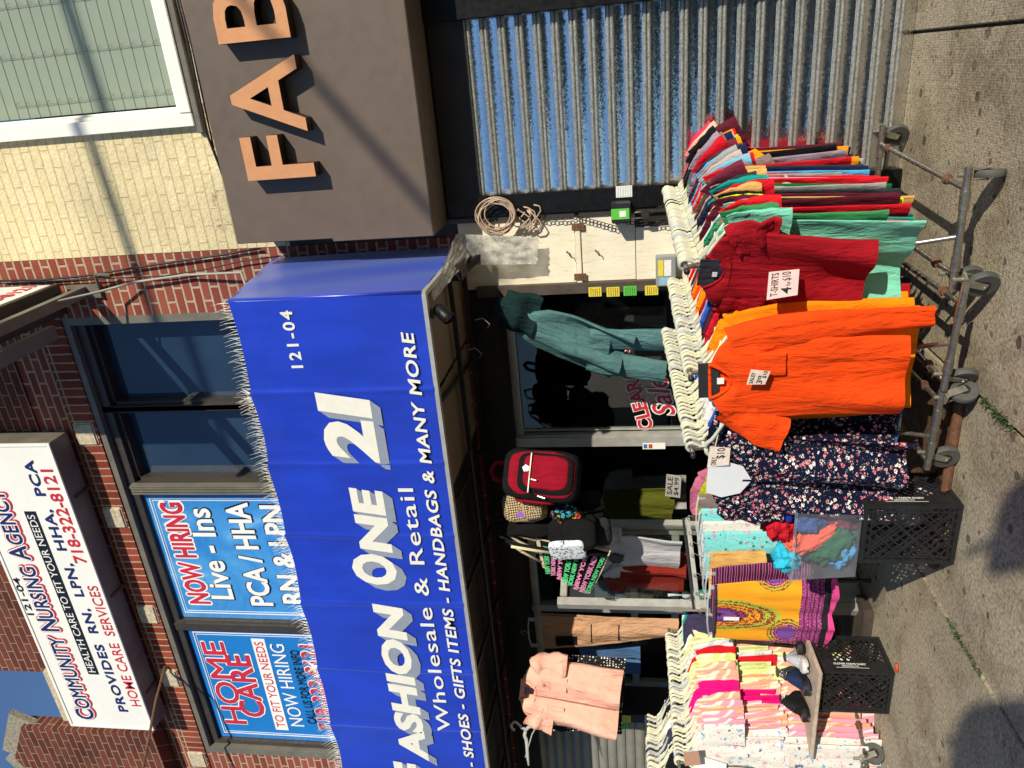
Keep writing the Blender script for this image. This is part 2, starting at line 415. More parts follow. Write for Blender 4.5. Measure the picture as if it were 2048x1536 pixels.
M['tinted'] = glass_clear('green tinted glass', (.92, .96, .92), .7)
t = NT('dark window glass'); t.col(t.ramp(t.noise(t.coord(), 1.5, 4), [(.3, (.012, .028, .055)), (.7, (.022, .045, .08))])); t.set(Roughness=.04, Specular_IOR_Level=.85); M['dglass'] = t.m
M['chrome'] = flat('worn chrome', H('#a39c8e'), .30, .85, .25, 14, bump=.08)
M['rust'] = flat('rusty steel', H('#6d4a34'), .8, .15, .45, 25, bump=.5, bs=90)
M['rubber'] = flat('grey rubber', H('#4d4c48'), .7, 0, .25, 20)
M['zinc'] = flat('zinc plated steel', H('#a9a493'), .4, .7, .25, 25)
M['cableblack'] = flat('black cable', (.015, .014, .014), .55)
M['cablegrey'] = flat('grey conduit', H('#a09a8c'), .6)

# ---------------- ground, road, street opposite ----------------
m = MB()
xs = [-12.4, -10.85, -9.3, -7.55, -6.0, -4.4, -2.82, -1.585, .012, 1.6, 3.2, 4.8, 6.4]
ys = [-7.2, -5.7, -4.0, -2.45, .32]
m = MB()
for a, b in zip(xs, xs[1:]):
    for c, d in zip(ys, ys[1:]):
        g = .007 if random.random() < .6 else .011
        yy = (c+g, d-g if d < .3 else d)
        if b <= -1.5 or a > -1.6: pass
        m.box(a+g, b-g, yy[0], yy[1], -.12, 0)
tag(m.build('sidewalk', M['pave'], bevel=.006), kind='structure')
m = MB(); m._add([(-60, -7.3, -.02), (60, -7.3, -.02), (60, 12, -.02), (-60, 12, -.02)], [(0, 1, 2, 3)])
tag(m.build('ground', M['earth']), kind='structure')
m = MB(); m._add([(-200, -200, -.15), (200, -200, -.15), (200, -7.35, -.15), (-200, -7.35, -.15)], [(0, 1, 2, 3)])
tag(m.build('road', M['asphalt']), kind='structure')
m = MB(); m.box(-60, 60, -7.36, -7.205, -.3, .0)
tag(m.build('kerb', M['stone'], bevel=.015), kind='structure')
m = MB(); m.box(-60, 60, -22, -19, -.3, .0)
tag(m.build('far_pavement', M['pave']), kind='structure')
hc = ['#b9a08c', '#a05a48', '#d8d2c4', '#8e8f92', '#c7b48e', '#9b7d6a', '#8a8680']
for i in range(7):
    x0 = (-44, -33, -22, 0.5, 9.5, 18, -8.2)[i]; h = (5.2, 6.0, 4.6, 7.2, 6.4, 6.8, 2.7)[i]
    b = thing('row_house', ['tan', 'brick red', 'off white', 'grey', 'sand coloured', 'brown', 'low grey'][i]+' house across the street', 'house', (x0, -24, 0), 'houses across the street')
    hm = flat('house wall %d' % i, hc[i], .85, bump=.2)
    q = MB(); q.box(0, 8.2, 0, -6, 0, h); q.build('wall', hm, b)
    q = MB(); q.prism([(-.3, 0), (8.5, 0), (4.1, 2.0 if h > 3 else .4)], (0, .3, h), (1, 0, 0), (0, 0, 1), -6.6); q.build('roof', M['iron'], b)
    for wx in (1.0, 3.5, 6.0):
        for wz in ((1.0, 3.6) if h > 3 else (.9,)):
            q = MB(); q.box(wx, wx+1.2, 0, .05, wz, wz+1.5); q.build('window', M['dglass'], b)
leafm = flat('leaf', (.05, .09, .025), .7, 0, .4)
for i, (tx, th) in enumerate(((.2, 8.4), (6.5, 8.2), (-17, 5.8))):
    tr = thing('street_tree', ['round', 'tall', 'small'][i]+' leafy tree across the street', 'tree', (tx, -20.4, 0), 'trees across the street')
    q = MB(); q.tube([(0, 0, 0), (.1, 0, 2), (0, .1, 4), (.2, 0, th*.8)], [.2, .16, .12, .04]); q.build('trunk', M['darkwood'], tr)
    q = MB()
    for k in range(900):
        a = Vector((random.gauss(0, 1), random.gauss(0, 1), random.gauss(0, 1))).normalized()*random.random()**.4
        p = Vector((a.x*2.3, a.y*2.3, th*.68+a.z*th*.32)); u = Vector((random.random()-.5, random.random()-.5, random.random()-.5)).normalized()*.28; w = u.orthogonal().normalized()*.2
        q._add([p-u, p+w, p+u, p-w], [(0, 1, 2, 3)])
    q.build('crown', leafm, tr)

# ---------------- red brick building with the shop ----------------
bld = thing('brick_building', 'red brick shop building with dark framed upper windows and a stone capped pier', 'building', (-4, 0, 0))
bld.location = (0, 0, 0)
WX0, WX1, WZ1, WZ0 = -5.92, -1.425, 5.83, 4.10
m = MB()
m.box(WX1, -.978, 0, .35, 2.72, 8.6)
m.box(-4.93, WX1, 0, .35, WZ1+.22, 8.6); m.box(-5.53, -4.93, 0, .35, WZ1+.22, 7.12)
m.box(-8.5, -5.53, 0, .35, WZ1+.22, 7.0); m.box(-8.5, WX0, 0, .35, 2.72, WZ1+.22)
m.box(WX0, WX1, 0, .35, 2.72, WZ0)
m.build('wall', M['brick'], bld)
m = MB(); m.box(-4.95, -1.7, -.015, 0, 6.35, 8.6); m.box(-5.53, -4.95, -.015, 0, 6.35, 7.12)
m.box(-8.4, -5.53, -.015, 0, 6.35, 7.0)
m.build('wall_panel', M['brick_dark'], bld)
m = MB(); m.box(WX0-.25, WX1+.1, -.012, .1, WZ1+.005, WZ1+.215); m.build('lintel_course', M['soldier'], bld)
m = MB(); m.box(-5.60, -4.90, -.06, .40, 7.12, 7.24); m.build('coping', M['stone'], bld, bevel=.012)
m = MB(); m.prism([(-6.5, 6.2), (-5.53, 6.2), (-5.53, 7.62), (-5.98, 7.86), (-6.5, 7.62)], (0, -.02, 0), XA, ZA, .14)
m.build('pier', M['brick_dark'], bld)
m = MB()
m.bar((-5.47, -.09, 7.62), (-5.98, -.09, 7.89), .28, .06, (0, 1, 0)); m.bar((-5.98, -.09, 7.91), (-6.56, -.09, 7.60), .28, .06, (0, 1, 0))
m.build('pier_cap', flat('grey coping stone', H('#8f8776'), .9, 0, .4, 40, bump=.6, bs=60), bld)
for px in ((176, 866), (232, 1033), (294, 1226), (337, 1353), (388, 1515)):
    p = W(*px); m = MB(); m.box(p.x-.10, p.x+.10, -.03, .05, WZ1+.02, WZ1+.20); m.build('stone_block', M['stone'], bld, bevel=.012)
# window band
m = MB()
m.box(WX0, WX1, .0, .06, WZ1-.05, WZ1); m.box(WX0, WX0+.07, 0, .06, WZ0, WZ1-.05); m.box(WX1-.06, WX1, 0, .06, WZ0, WZ1-.05)
m.build('window_surround', M['bronze_l'], bld)
bays = [(-1.48, -2.19), (-2.23, -2.88), (-2.99, -4.32), (-4.43, -5.80)]
for i, (a, b) in enumerate(bays):
    zt = 5.72; f = MB()
    f.box(b-.045, a+.045, .05, .16, zt-.02, WZ1-.05); f.box(b-.045, b, .05, .16, WZ0, zt-.02); f.box(a, a+.045, .05, .16, WZ0, zt-.02)
    f.box(b, b+.03, .09, .17, WZ0, zt-.02); f.box(a-.03, a, .09, .17, WZ0, zt-.02); f.box(b, a, .09, .17, zt-.05, zt-.02)
    wo_ = f.build('window', M['bronze'], bld)
    g = MB(); g.box(b, a, .17, .18, WZ0, zt+.1); g.build('pane', M['dglass'], wo_)
m = MB()
for x in (-2.89, -2.91, -2.935, -2.96): m.box(x-.008, x+.006, .0, .05, WZ0, 5.72)
m.box(-2.975, -2.885, .015, .05, WZ0, 5.72); m.build('mullion', M['bronze_l'], bld)
m = MB(); m.box(-4.41, -4.335, .02, .05, WZ0, 5.74); m.build('mullion', M['bronze'], bld)
# ---------------- shop front under the awning ----------------
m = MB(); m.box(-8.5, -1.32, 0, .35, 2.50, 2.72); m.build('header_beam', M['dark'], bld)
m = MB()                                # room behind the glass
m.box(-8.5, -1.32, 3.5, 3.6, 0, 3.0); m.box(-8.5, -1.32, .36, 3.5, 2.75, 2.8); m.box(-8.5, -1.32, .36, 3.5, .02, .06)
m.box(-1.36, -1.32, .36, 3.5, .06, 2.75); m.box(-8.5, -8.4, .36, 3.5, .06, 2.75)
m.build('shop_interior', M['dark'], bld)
m = MB(); m.box(-2.60, -1.40, .30, .36, 0, .55); m.build('bulkhead', M['darkwood'], bld)
f = MB(); f.box(-1.42, -1.38, .29, .37, .55, 2.5); f.box(-2.62, -1.42, .30, .36, .55, .60); f.box(-2.62, -1.42, .30, .36, 2.44, 2.5)
f.box(-2.585, -2.575, .31, .35, .6, 2.44)
sw = f.build('shop_window', M['alu'], bld); g = MB(); g.box(-2.575, -1.42, .325, .335, .6, 2.44); g.build('pane', M['glass'], sw)
m = MB(); m.box(-2.70, -2.622, .26, .38, 0, 2.5); m.box(-2.62, -2.605, .27, .37, .6, 2.44); m.build('door_jamb', M['alu'], bld)
m = MB(); m.box(-1.385, -1.318, -.06, .3, 0, 2.62); m.build('jamb_post', M['darkwood'], bld)
# open glass door, swung out towards the street
hx, hy = -3.40, .30; ex, ey = -3.72, -.37
dv = Vector((ex-hx, ey-hy, 0)); dl = dv.length; dv /= dl; dn = Vector((dv.y, -dv.x, 0))
def dpt(s, z, o=0): return Vector((hx, hy, 0))+dv*s+dn*o+Vector((0, 0, z))
f = MB()
f.bar(dpt(.03, .02), dpt(.03, 2.19), .05, .07, dn); f.bar(dpt(dl-.035, .02), dpt(dl-.035, 2.19), .075, .06, dv)
f.bar(dpt(.055, 2.145), dpt(dl-.07, 2.145), .09, .05); f.bar(dpt(.055, .13), dpt(dl-.07, .13), .05, .22)
do = f.build('door', M['alu'], bld, bevel=.003)
g = MB(); g.bar(dpt(.055, 1.17), dpt(dl-.07, 1.17), .008, 1.86); g.build('pane', M['glass'], do)
g = MB(); g.tube([dpt(dl-.06, .95, -.05), dpt(dl-.06, .97, -.09), dpt(dl-.06, 1.2, -.09), dpt(dl-.06, 1.22, -.05)], .012); g.build('handle', M['chrome'], do)
# left display window behind the door
f = MB()
for x in (-3.50, -4.30, -5.15): f.box(x-.03, x+.03, .30, .38, .45, 2.5)
for z in (.45, 1.28, 1.62, 2.46): f.box(-5.15, -3.50, .31, .37, z-.03, z+.03)
f.box(-3.45, -4.02, .29, .38, 1.60, 1.66)
sw = f.build('shop_window', M['alu'], bld); g = MB(); g.box(-5.13, -3.52, .335, .342, .47, 2.44); g.build('pane', M['glass'], sw)
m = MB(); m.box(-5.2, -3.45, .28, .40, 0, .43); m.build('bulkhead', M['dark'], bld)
m = MB(); m.box(-5.24, -5.15, -.02, .38, 0, 2.5); m.build('shutter_guide', M['iron'], bld)
def slats(z):
    k = (z/.082) % 1
    return -.012*math.sin(math.pi*min(1, k/.8)) if k < .8 else .010
m = MB()
zs = [i*.0082 for i in range(0, 305)]
m.grid(lambda u, v: Vector((-8.4+3.16*u, .06+slats(v*2.5), v*2.5)), 2, 306); m.build('roller_shutter', M['slat'], bld)
# ---------------- cream painted building with the steel shutter ----------------
cb = thing('painted_brick_building', 'cream painted brick building with a white upper window and black framed shop opening', 'building', (0, 0, 0))
m = MB()
m.box(-.974, -.155, 0, .35, 3.9, 8.6); m.box(-.155, 2.6, 0, .35, 3.9, 4.37); m.box(-.155, 2.6, 0, .35, 6.3, 8.6); m.box(2.6, 5.0, 0, .35, 3.9, 8.6)
m.build('wall', M['cream'], cb)
m = MB(); m.box(-.974, .7, -.004, .3, 2.55, 3.9); m.box(.46, 5, 0, .3, 0, 2.55); m.build('lower_wall', M['iron'], cb)
f = MB()
f.box(-.155, -.07, -.045, .10, 4.37, 6.3); f.box(-.07, 2.6, -.05, .12, 4.37, 4.455); f.box(-.07, 2.6, -.03, .1, 6.2, 6.3)
f.box(-.07, -.045, -.01, .12, 4.455, 6.2); f.box(-.045, -.03, .02, .12, 4.48, 6.2); f.box(-.045, 2.6, -.02, .12, 4.455, 4.48)
f.box(1.2, 1.28, -.03, .12, 4.48, 6.2)
ww = f.build('window', M['white'], cb, bevel=.004)
g = MB(); g.box(-.03, 1.2, .06, .066, 4.48, 6.2); g.box(1.28, 2.6, .06, .066, 4.48, 6.2); g.build('pane', M['tinted'], ww)
g = MB(); g.box(-.2, 2.6, -.035, 0, 4.325, 4.368); g.build('sill', M['bronze_l'], ww, bevel=.004)
g = MB(); g.box(-.2, 3, 1.2, 1.25, 4.2, 6.5); g.build('room_wall', M['dark'], ww)
bl = MB()
for i in range(19):
    z = 4.47+i*.081
    bl.hexa([(-.02, .15, z), (1.19, .15, z), (1.19, .153, z), (-.02, .153, z), (-.02, .1545, z+.086), (1.19, .1545, z+.086), (1.19, .1575, z+.086), (-.02, .1575, z+.086)])
bm_ = flat('pale green blind', H('#aba99f'), .7, 0, .03); bl.build('blind', bm_, ww)
g = MB()
for x in (.06, .36, .66, .96):
    g.tube([(x, .142, 4.47), (x, .142, 5.76)], .0015, 5)
    for i in range(16): g.tube([(x, .143, 4.552+i*.081), (x+.026, .146, 4.52+i*.081)], .0013, 4)
g.build('ladder_cord', M['bronze_l'], ww)
# shutter frame and curtain
SX0, SX1 = -.717, .304
m = MB(); m.box(SX0-.135, SX0, -.045, .1, 0, 2.55); m.box(SX1, SX1+.15, -.045, .1, 0, 2.9); m.box(SX0-.135, SX1+.15, -.02, .1, 2.765, 2.95); m.build('shutter_frame', M['black'], cb, bevel=.004)
m = MB(); m.box(SX0-.17, SX0-.14, -.03, .05, 0, 2.78); m.build('frame_trim', M['bronze'], cb)
P = .1065
def prof():
    out = []
    for i in range(26):
        z = i*P
        out += [(.0, z), (.0, z+.057)]
        for c_ in (.0695, .0930): out += [(-.013*math.sin(math.pi*k/6)-.001, z+c_-.0112*math.cos(math.pi*k/6)) for k in range(7)]
    return out
pr = prof(); m = MB(); nx = 2
vs = [(x, .03+y, z+.004) for (y, z) in pr for x in (SX0, SX1)]
fs = [(2*i, 2*i+1, 2*i+3, 2*i+2) for i in range(len(pr)-1)]
m._add(vs, fs); sh = m.build('roller_shutter', M['galv'], cb, auto=36)
# narrow plywood covered strip between the two shops
ph = thing('plywood_panel', 'white painted plywood panel beside the steel shutter, with chains and hooks on it', 'panel', (-1.08, 0, 1.4))
m = MB(); m.box(-.26, .215, -.012, .0, .545, 1.31); m.build('board', M['ply'], ph)
m = MB(); m.box(-.235, .215, -.016, .0, .16, .505); m.build('board', M['ply'], ph)
m = MB(); m.box(-.27, .22, -.03, -.0, .508, .542); m.build('batten', M['ply'], ph, bevel=.003)
m = MB(); m.box(-.26, .10, -.018, .0, -1.4, .155); m.build('board', M['ply'], ph)
for x, z in ((-.20, .50), (.13, .50)):
    m = MB(); m.box(x-.022, x+.022, -.036, -.0305, z-.02, z+.06)
    for k in range(3): m.lathe([(.004, 0), (.004, .003)], (x, -.036, z+k*.02), (0, -1, 0), 8)
    m.build('hinge', M['rust'], ph)
for x, z in ((-.03, .60), (-.03, .415)):
    m = MB(); m.tube([(x, -.012, z), (x, -.05, z), (x-.004, -.055, z-.02), (x-.03, -.05, z-.03)], .0035, 6); m.build('hook', M['iron'], ph)
tag(ph)
m = MB(); m.box(-.974, -.86, -.003, .05, 0, 2.7)
m.build('wall_strip', M['iron'], cb)
# ---------------- blue awning ----------------
AY, AX, AZ0 = -1.05, -1.05, 2.715
AL = -6.4
blue = NT('blue awning vinyl'); v = blue.coord()
blue.col(blue.mix(.5, H('#1234ba'), blue.ramp(blue.noise(v, 2.2, 5), [(.3, H('#0f2a9e')), (.7, H('#183fcc'))])))
_c = blue.b.inputs['Base Color'].links[0].from_socket; blue.col(blue.mix(.5, _c, blue.ramp(blue.noise(blue.coord(scale=(5, 5, .7)), 2.2, 6, .65), [(.36, (.62, .66, .74)), (.55, (1, 1, 1)), (.8, (1.08, 1.1, 1.12))]), 'MULTIPLY'))
blue.set(Roughness=blue.ramp(blue.noise(v, 7, 4), [(.3, (.32,)*3), (.7, (.45,)*3)]), Specular_IOR_Level=.5, Coat_Weight=.7, Coat_Roughness=.28, Sheen_Weight=1.0, Sheen_Roughness=.35, Sheen_Tint=(.55, .72, 1, 1))
blue.bump(blue.noise(blue.coord(scale=(1.2, 1, .5)), 5, 4), .12, .03, blue.bump(blue.noise(v, 260, 2), .05, .001))
M['blue'] = blue.m
M['letter'] = flat('cream lettering', H('#e9e6d6'), .5, 0, .04, 20, bump=.05)
M['lettergrey'] = flat('grey lettering shade', H('#8f97a6'), .5, 0, .06, 20)
M['tan'] = flat('underside mesh', H('#6b5a45'), .8, 0, .2, 12, bump=.3)
aw = thing('awning', 'blue box awning with cream lettering over the clothes shop', 'awning', (-3.5, -.5, 2.7)); aw.location = (0, 0, 0)
seams = [-1.05, -1.62, -2.10, -2.62, -3.15, -3.72, -4.25, -4.8, -5.35, -5.9, -6.4]
def topz(x):
    z = 3.825
    for a, b in zip(seams, seams[1:]):
        if b <= x <= a:
            k = (a-x)/(a-b); z += -.018*math.sin(math.pi*k)+.010*(1-k)
    return z
def afront(u, vv):
    x = AX+(AL-AX)*u; zt = topz(x); z = AZ0+(zt-AZ0)*vv
    return Vector((x, AY-.012*math.sin(math.pi*vv)+.006*math.sin(x*7+vv*2)*vv-.007*sum(math.exp(-((x-s_)/.014)**2) for s_ in seams[1:])-.006*vv*noise.noise(Vector((x*3.5, vv*4, 2)))-(.010*math.exp(-((1-vv)/.05)**2)), z))
m = MB(); m.grid(afront, 420, 20)
def atop(u, vv):
    x = AX+(AL-AX)*u; zt = topz(x)
    sag = -.04*math.sin(math.pi*vv)*(1-.5*math.cos(2*math.pi*((AX-x)/.54)))
    return Vector((x, AY+(0-AY)*vv, zt+(4.03-zt)*vv+sag*(0 if vv in (0, 1) else 1)))
m.grid(atop, 160, 10)
m.build('canopy', M['blue'], aw, auto=40)
m = MB()
def aside(u, vv):
    y = AY*(1-u); zt = 3.837+(4.03-3.837)*u; return Vector((AX+.001+.012*math.sin(math.pi*vv)*math.sin(math.pi*u)+.004*math.sin(y*14+vv*5), y, AZ0+.01*u+(zt-AZ0-.01*u)*vv))
m.grid(aside, 24, 20); m.build('side_panel', M['blue'], aw, smooth=True)
m = MB(); m.tube([(AX, AY+.004, AZ0), (AX-.002, AY-.004, 3.2), (AX, AY+.004, 3.832)], .011, 8); m.build('piping', M['blue'], aw, smooth=True)
m = MB(); m.bar((AL, AY+.02, AZ0-.012), (AX, AY+.02, AZ0-.012), .04, .024); m.bar((AX-.015, AY+.04, AZ0-.01), (AX-.015, -.02, AZ0-.01), .03, .024)
m.build('frame_edge', M['alu'], aw)
m = MB()                                 # bars of the underside
m.bar((AL, AY+.55, AZ0-.03), (-1.10, AY+.55, AZ0-.03), .028)
m.bar((AL, -.09, AZ0-.03), (-1.10, -.09, AZ0-.03), .028)
for x in (-1.72, -2.42, -3.1, -3.75, -4.4, -5.1, -5.8): m.bar((x, AY+.05, AZ0-.012), (x-.12, -.03, AZ0-.012), .022)
m.tube([(-2.25, -.62, AZ0-.06), (-4.0, -.60, AZ0-.06), (-6.2, -.6, AZ0-.06)], .011, 6)
m.build('underside_bars', M['iron'], aw)
t = NT('soffit mesh'); vv_ = t.coord(); w1 = t.n('TexWave', bands_direction='DIAGONAL'); w1.inputs['Scale'].default_value = 28; t.l(vv_, w1.inputs['Vector'])
n_ = t.noise(vv_, 4, 4); t.col(t.mix(w1.outputs['Fac'], t.ramp(n_, [(.3, H('#51463a')), (.7, H('#6b5845'))]), H('#948068'))); t.set(Roughness=.8); M['soffit'] = t.m
m = MB(); m.box(-1.66, -1.08, AY+.06, -.04, AZ0+.006, AZ0+.01); m.box(-2.36, -1.70, AY+.06, -.05, AZ0+.012, AZ0+.016)
m.build('soffit', M['soffit'], aw); m = MB(); m.box(-6.3, -2.38, AY+.06, -.02, AZ0+.03, AZ0+.035); m.build('soffit', M['dark'], aw)  # left sheet is added near-black, standing for the shade under the open awning
# lettering on the front
def aline(name, body, x0, x1, z0, z1, bold, shear=0, mat=M['letter'], lift=.016, space=1.0):
    m = MB(); lettering(m, body, (x0, AY-lift, z0), XA, ZA, x1-x0, z1-z0, bold, shear, .0015, space); return words(m, name, mat, aw)
aline('lettering', '121-04', -1.462, -1.118, 3.462, 3.535, .022, space=1.25)
aline('lettering', 'Wholesale & Retail', -4.262, -2.265, 2.925, 3.02, .004, space=1.08)
aline('lettering', '- SHOES - GIFTS ITEMS - HANDBAGS & MANY MORE', -4.60, -1.268, 2.784, 2.857, .022, .12, space=1.08)
FR, SH = MB(), MB()
def big(body, x0, x1, z0, z1, bold=.045, shear=.12):
    lettering(FR, body, (x0, AY-.021, z0), XA, ZA, x1-x0, z1-z0, bold, shear, .0015)
    for k in range(1, 15):
        o = k/14; lettering(SH, body, (x0-.050*o, AY-.0195+.0002*k, z0-.055*o), XA, ZA, x1-x0, z1-z0, bold, shear, .0010)
big('F', -4.80, -4.585, 3.115, 3.40)
big('ASHION', -4.565, -3.140, 3.12, 3.328)
big('O', -2.985, -2.745, 3.115, 3.412)
big('NE', -2.735, -2.255, 3.12, 3.33)
big('2', -2.085, -1.80, 3.10, 3.425)
big('1', -1.79, -1.615, 3.10, 3.425)
words(FR, 'lettering', M['letter'], aw); words(SH, 'lettering_shadow', M['lettergrey'], aw)
# bird spikes along its top edge, one strip per bay
spm = flat('clear spike plastic', H('#e4e0d2'), .3, 0, .1)
for i, (a, b) in enumerate(zip(seams, seams[1:])):
    if b < -5.9: break
    s0 = thing('bird_spike_strip', 'strip of upright clear bird spikes on the top edge of the blue awning', 'bird spikes', ((a+b)/2, AY+.02, topz((a+b)/2)), 'bird spikes along the awning edge')
    m = MB(); n = 24; L = (a-b)
    for k in range(n):
        x = -L/2+.02+(L-.04)*k/(n-1); zz = topz((a+b)/2+x)-topz((a+b)/2)
        crowd = 3 if (k > n-5 and i % 2) else 1
        for c in range(crowd):
            for tilt in (-.035, .01):
                dx = random.uniform(-.012, .012)+(random.uniform(-.05, .05) if crowd > 1 else 0); ln = random.uniform(.060, .098)
                m.tube([(x, 0, zz-.01), (x+dx*.5, tilt*.6-.0, zz+ln*.55), (x+dx, tilt*1.8, zz+ln)], [.0022, .0018, .0006], 4)
    m.build('spikes', spm, s0)
    m = MB(); zc = lambda x: topz((a+b)/2+x)-topz((a+b)/2)
    m.tube([(x, 0, zc(x)-.004) for x in (-L/2+.01, -L/4, 0, L/4, L/2-.01)], .009, 5); m.build('base_strip', spm, s0)

# ---------------- brown fascia sign: F A B ----------------
fb = thing('fascia_sign', 'brown fascia box sign with raised copper coloured capital letters', 'sign', (0, 0, 0))
brown = flat('brown sign paint', H('#67594c'), .5, 0, .05, 3, bump=.04, bs=200); M['copper'] = flat('copper letters', H('#d99a68'), .42, .15, .04, 10); M['copperside'] = flat('letter sides', H('#2a1d17'), .5)
m = MB(); m.prism([(-.884, 2.777), (4.2, 2.777), (4.2, 4.065), (-.865, 4.065), (-.865, 3.425), (-.884, 3.425)], (0, -.005, 0), XA, ZA, .395); m.build('sign_box', brown, fb, bevel=.004)
m = MB(); m.box(-.875, -.868, -.30, -.02, 3.44, 4.05); m.build('side_plate', M['iron'], fb)
def fletter(ch, x0, x1, z0, z1, bold=.012):
    m = MB(); lettering(m, ch, (x0, -.488, z0), XA, ZA, x1-x0, z1-z0, bold, 0, .004); o = m.build('letter', M['copper'], fb)
    m = MB(); lettering(m, ch, (x0, -.403, z0), XA, ZA, x1-x0, z1-z0, bold, 0, .083); m.build('letter_return', M['copperside'], o)
a, b, c = W(497, 362, -.49), W(632, 352, -.49), W(477, 276, -.49); fletter('F', a.x, c.x, b.z, a.z)
zf0, zf1 = b.z, a.z
a, b = W(615, 262, -.49), W(591, 108, -.49); fletter('A', a.x, b.x, zf0, zf1)
a = W(583, 74, -.49); fletter('B', a.x, a.x+.30, zf0, zf1)


# ---------------- nursing agency box sign ----------------
NY = -.24
ns = thing('box_sign', 'white nursing agency box sign with red and navy writing on the brick wall', 'sign', (0, 0, 0))
a = W(309, 1459, NY); b = W(101, 886, NY); c = W(142, 1447, NY)
m = MB(); m.box(a.x, b.x, NY, -.04, a.z, c.z); m.build('cabinet', M['bronze_l'], ns, bevel=.004)
m = MB(); m.box(a.x+.02, b.x-.02, NY-.004, NY, a.z+.02, c.z-.02); m.build('face', M['signwhite'], ns)
m = MB()
m.bar((a.x, NY-.005, a.z+.012), (b.x, NY-.005, a.z+.012), .014, .024); m.bar((a.x, NY-.005, c.z-.012), (b.x, NY-.005, c.z-.012), .014, .024)
m.bar((a.x+.012, NY-.005, a.z+.026), (a.x+.012, NY-.005, c.z-.026), .014, .024, (1, 0, 0)); m.bar((b.x-.012, NY-.005, a.z+.026), (b.x-.012, NY-.005, c.z-.026), .014, .024, (1, 0, 0))
m.build('rim', M['white'], ns)
nx0, nz0, NW, NH = a.x, a.z, b.x-a.x, c.z-a.z
M['navy'] = flat('navy ink', H('#1d2a63'), .4); M['red'] = flat('red ink', H('#c8283c'), .4); M['ink'] = flat('black ink', H('#16181f'), .45)
def nl(name, body, x0, x1, z0, z1, mat, bold=.01, lift=.006, par=ns, Yp=NY, space=1.0, ref=None):
    m = MB()
    if 'M' in body and bold > .012: halo(m, body, (x0, Yp-lift, z0), XA, ZA, x1-x0, z1-z0, 0, 0, bold*(z1-z0)*.9, (0, 0), space)
    else: lettering(m, body, (x0, Yp-lift, z0), XA, ZA, x1-x0, z1-z0, bold, 0, .001, space, ref)
    return words(m, name, mat, par)
def ln(body, p0, p1, top, mat, bold=.01, Yp=NY, par=ns, lift=.006, outline=None, name='lettering', space=1.0):
    a, b, c = W(*p0, Yp), W(*p1, Yp), W(*top, Yp)
    if outline:
        q = MB(); halo(q, body, (a.x, Yp-lift+.0035, a.z), XA, ZA, b.x-a.x, c.z-a.z, 0, 0, (outline[1]+bold)*(c.z-a.z)*1.0, (0, 0), space); words(q, 'outline', outline[0], par)
    return nl(name, body, a.x, b.x, a.z, c.z, mat, bold, lift, par, Yp, space)
A_, B_, T_ = W(196, 1437, NY), W(79, 1148, NY), W(152, 1431, NY)
tz0, tz1 = A_.z+.02, T_.z
# small capitals: big initials
wd_ = B_.x-A_.x
def smallcaps(words, x, z0, hb, hs, mat, bold, lift, grow=0, mat2=None):
    for wv in words:
        for body, h in ((wv[0], hb), (wv[1:], hs)):
            q = MB(); wdt = lettering(q, body, (x, NY-lift, z0), XA, ZA, None, h, bold, 0, .001)
            q2 = MB(); wdt = wdt*.80
            halo(q2, body, (x, NY-lift, z0), XA, ZA, wdt, h, 0, 0, bold*h*1.1)
            if mat2:
                q3 = MB(); halo(q3, body, (x, NY-lift+.003, z0), XA, ZA, wdt, h, 0, 0, .015); q3.build('outline', M['signwhite'], ns)
                q3 = MB(); halo(q3, body, (x, NY-lift+.006, z0), XA, ZA, wdt, h, 0, 0, .021, (.008, -.012)); q3.build('outline', mat2, ns)
            q2.build('lettering', mat, ns); x += wdt+.016
        x += .06
    return x
smallcaps(['COMMUNITY', 'NURSING', 'AGENCY'], A_.x, tz0, .175, .145, M['navy'], .02, .012, 0, M['red'])
nl('lettering', '121-04', -4.05, -3.645, 6.845, 6.91, M['ink'], .02)
a = W(199, 1348, NY); c = W(179, 1349, NY); b = W(70, 1022, NY)
m = MB(); m.box(a.x, b.x, NY-.008, NY-.004, a.z, c.z); m.build('band', M['ink'], ns)
nl('lettering', 'HEALTH CARE TO FIT YOUR NEEDS', a.x+.03, b.x-.03, a.z+.018, c.z-.018, M['signwhite'], .0, .011)
ln('PROVIDES  RN,  LPN,  HHA,  PCA', (261, 1423), (73, 919), (240, 1423), M['navy'], .03, space=1.1)
ln('HOME CARE  SERVICES', (284, 1412), (207, 1171), (265, 1412), M['red'], .006)
ln('718-322-8121', (176, 1126), (111, 938), (150, 1122), M['red'], .02, outline=(M['navy'], .035))
for x in (nx0+.5, nx0+1.6, nx0+2.6):
    m = MB(); m.bar((x-.1, -.02, nz0-.02), (x-.1, NY+.05, nz0-.005), .02); m.build('clip', M['rust'], ns)
m = MB()
m.tube([W(330, 1333, -.03), W(312, 1400, -.32), W(286, 1536, -.62), W(262, 1650, -.9)], .012, 6)
m.build('bracket', M['rust'], ns)

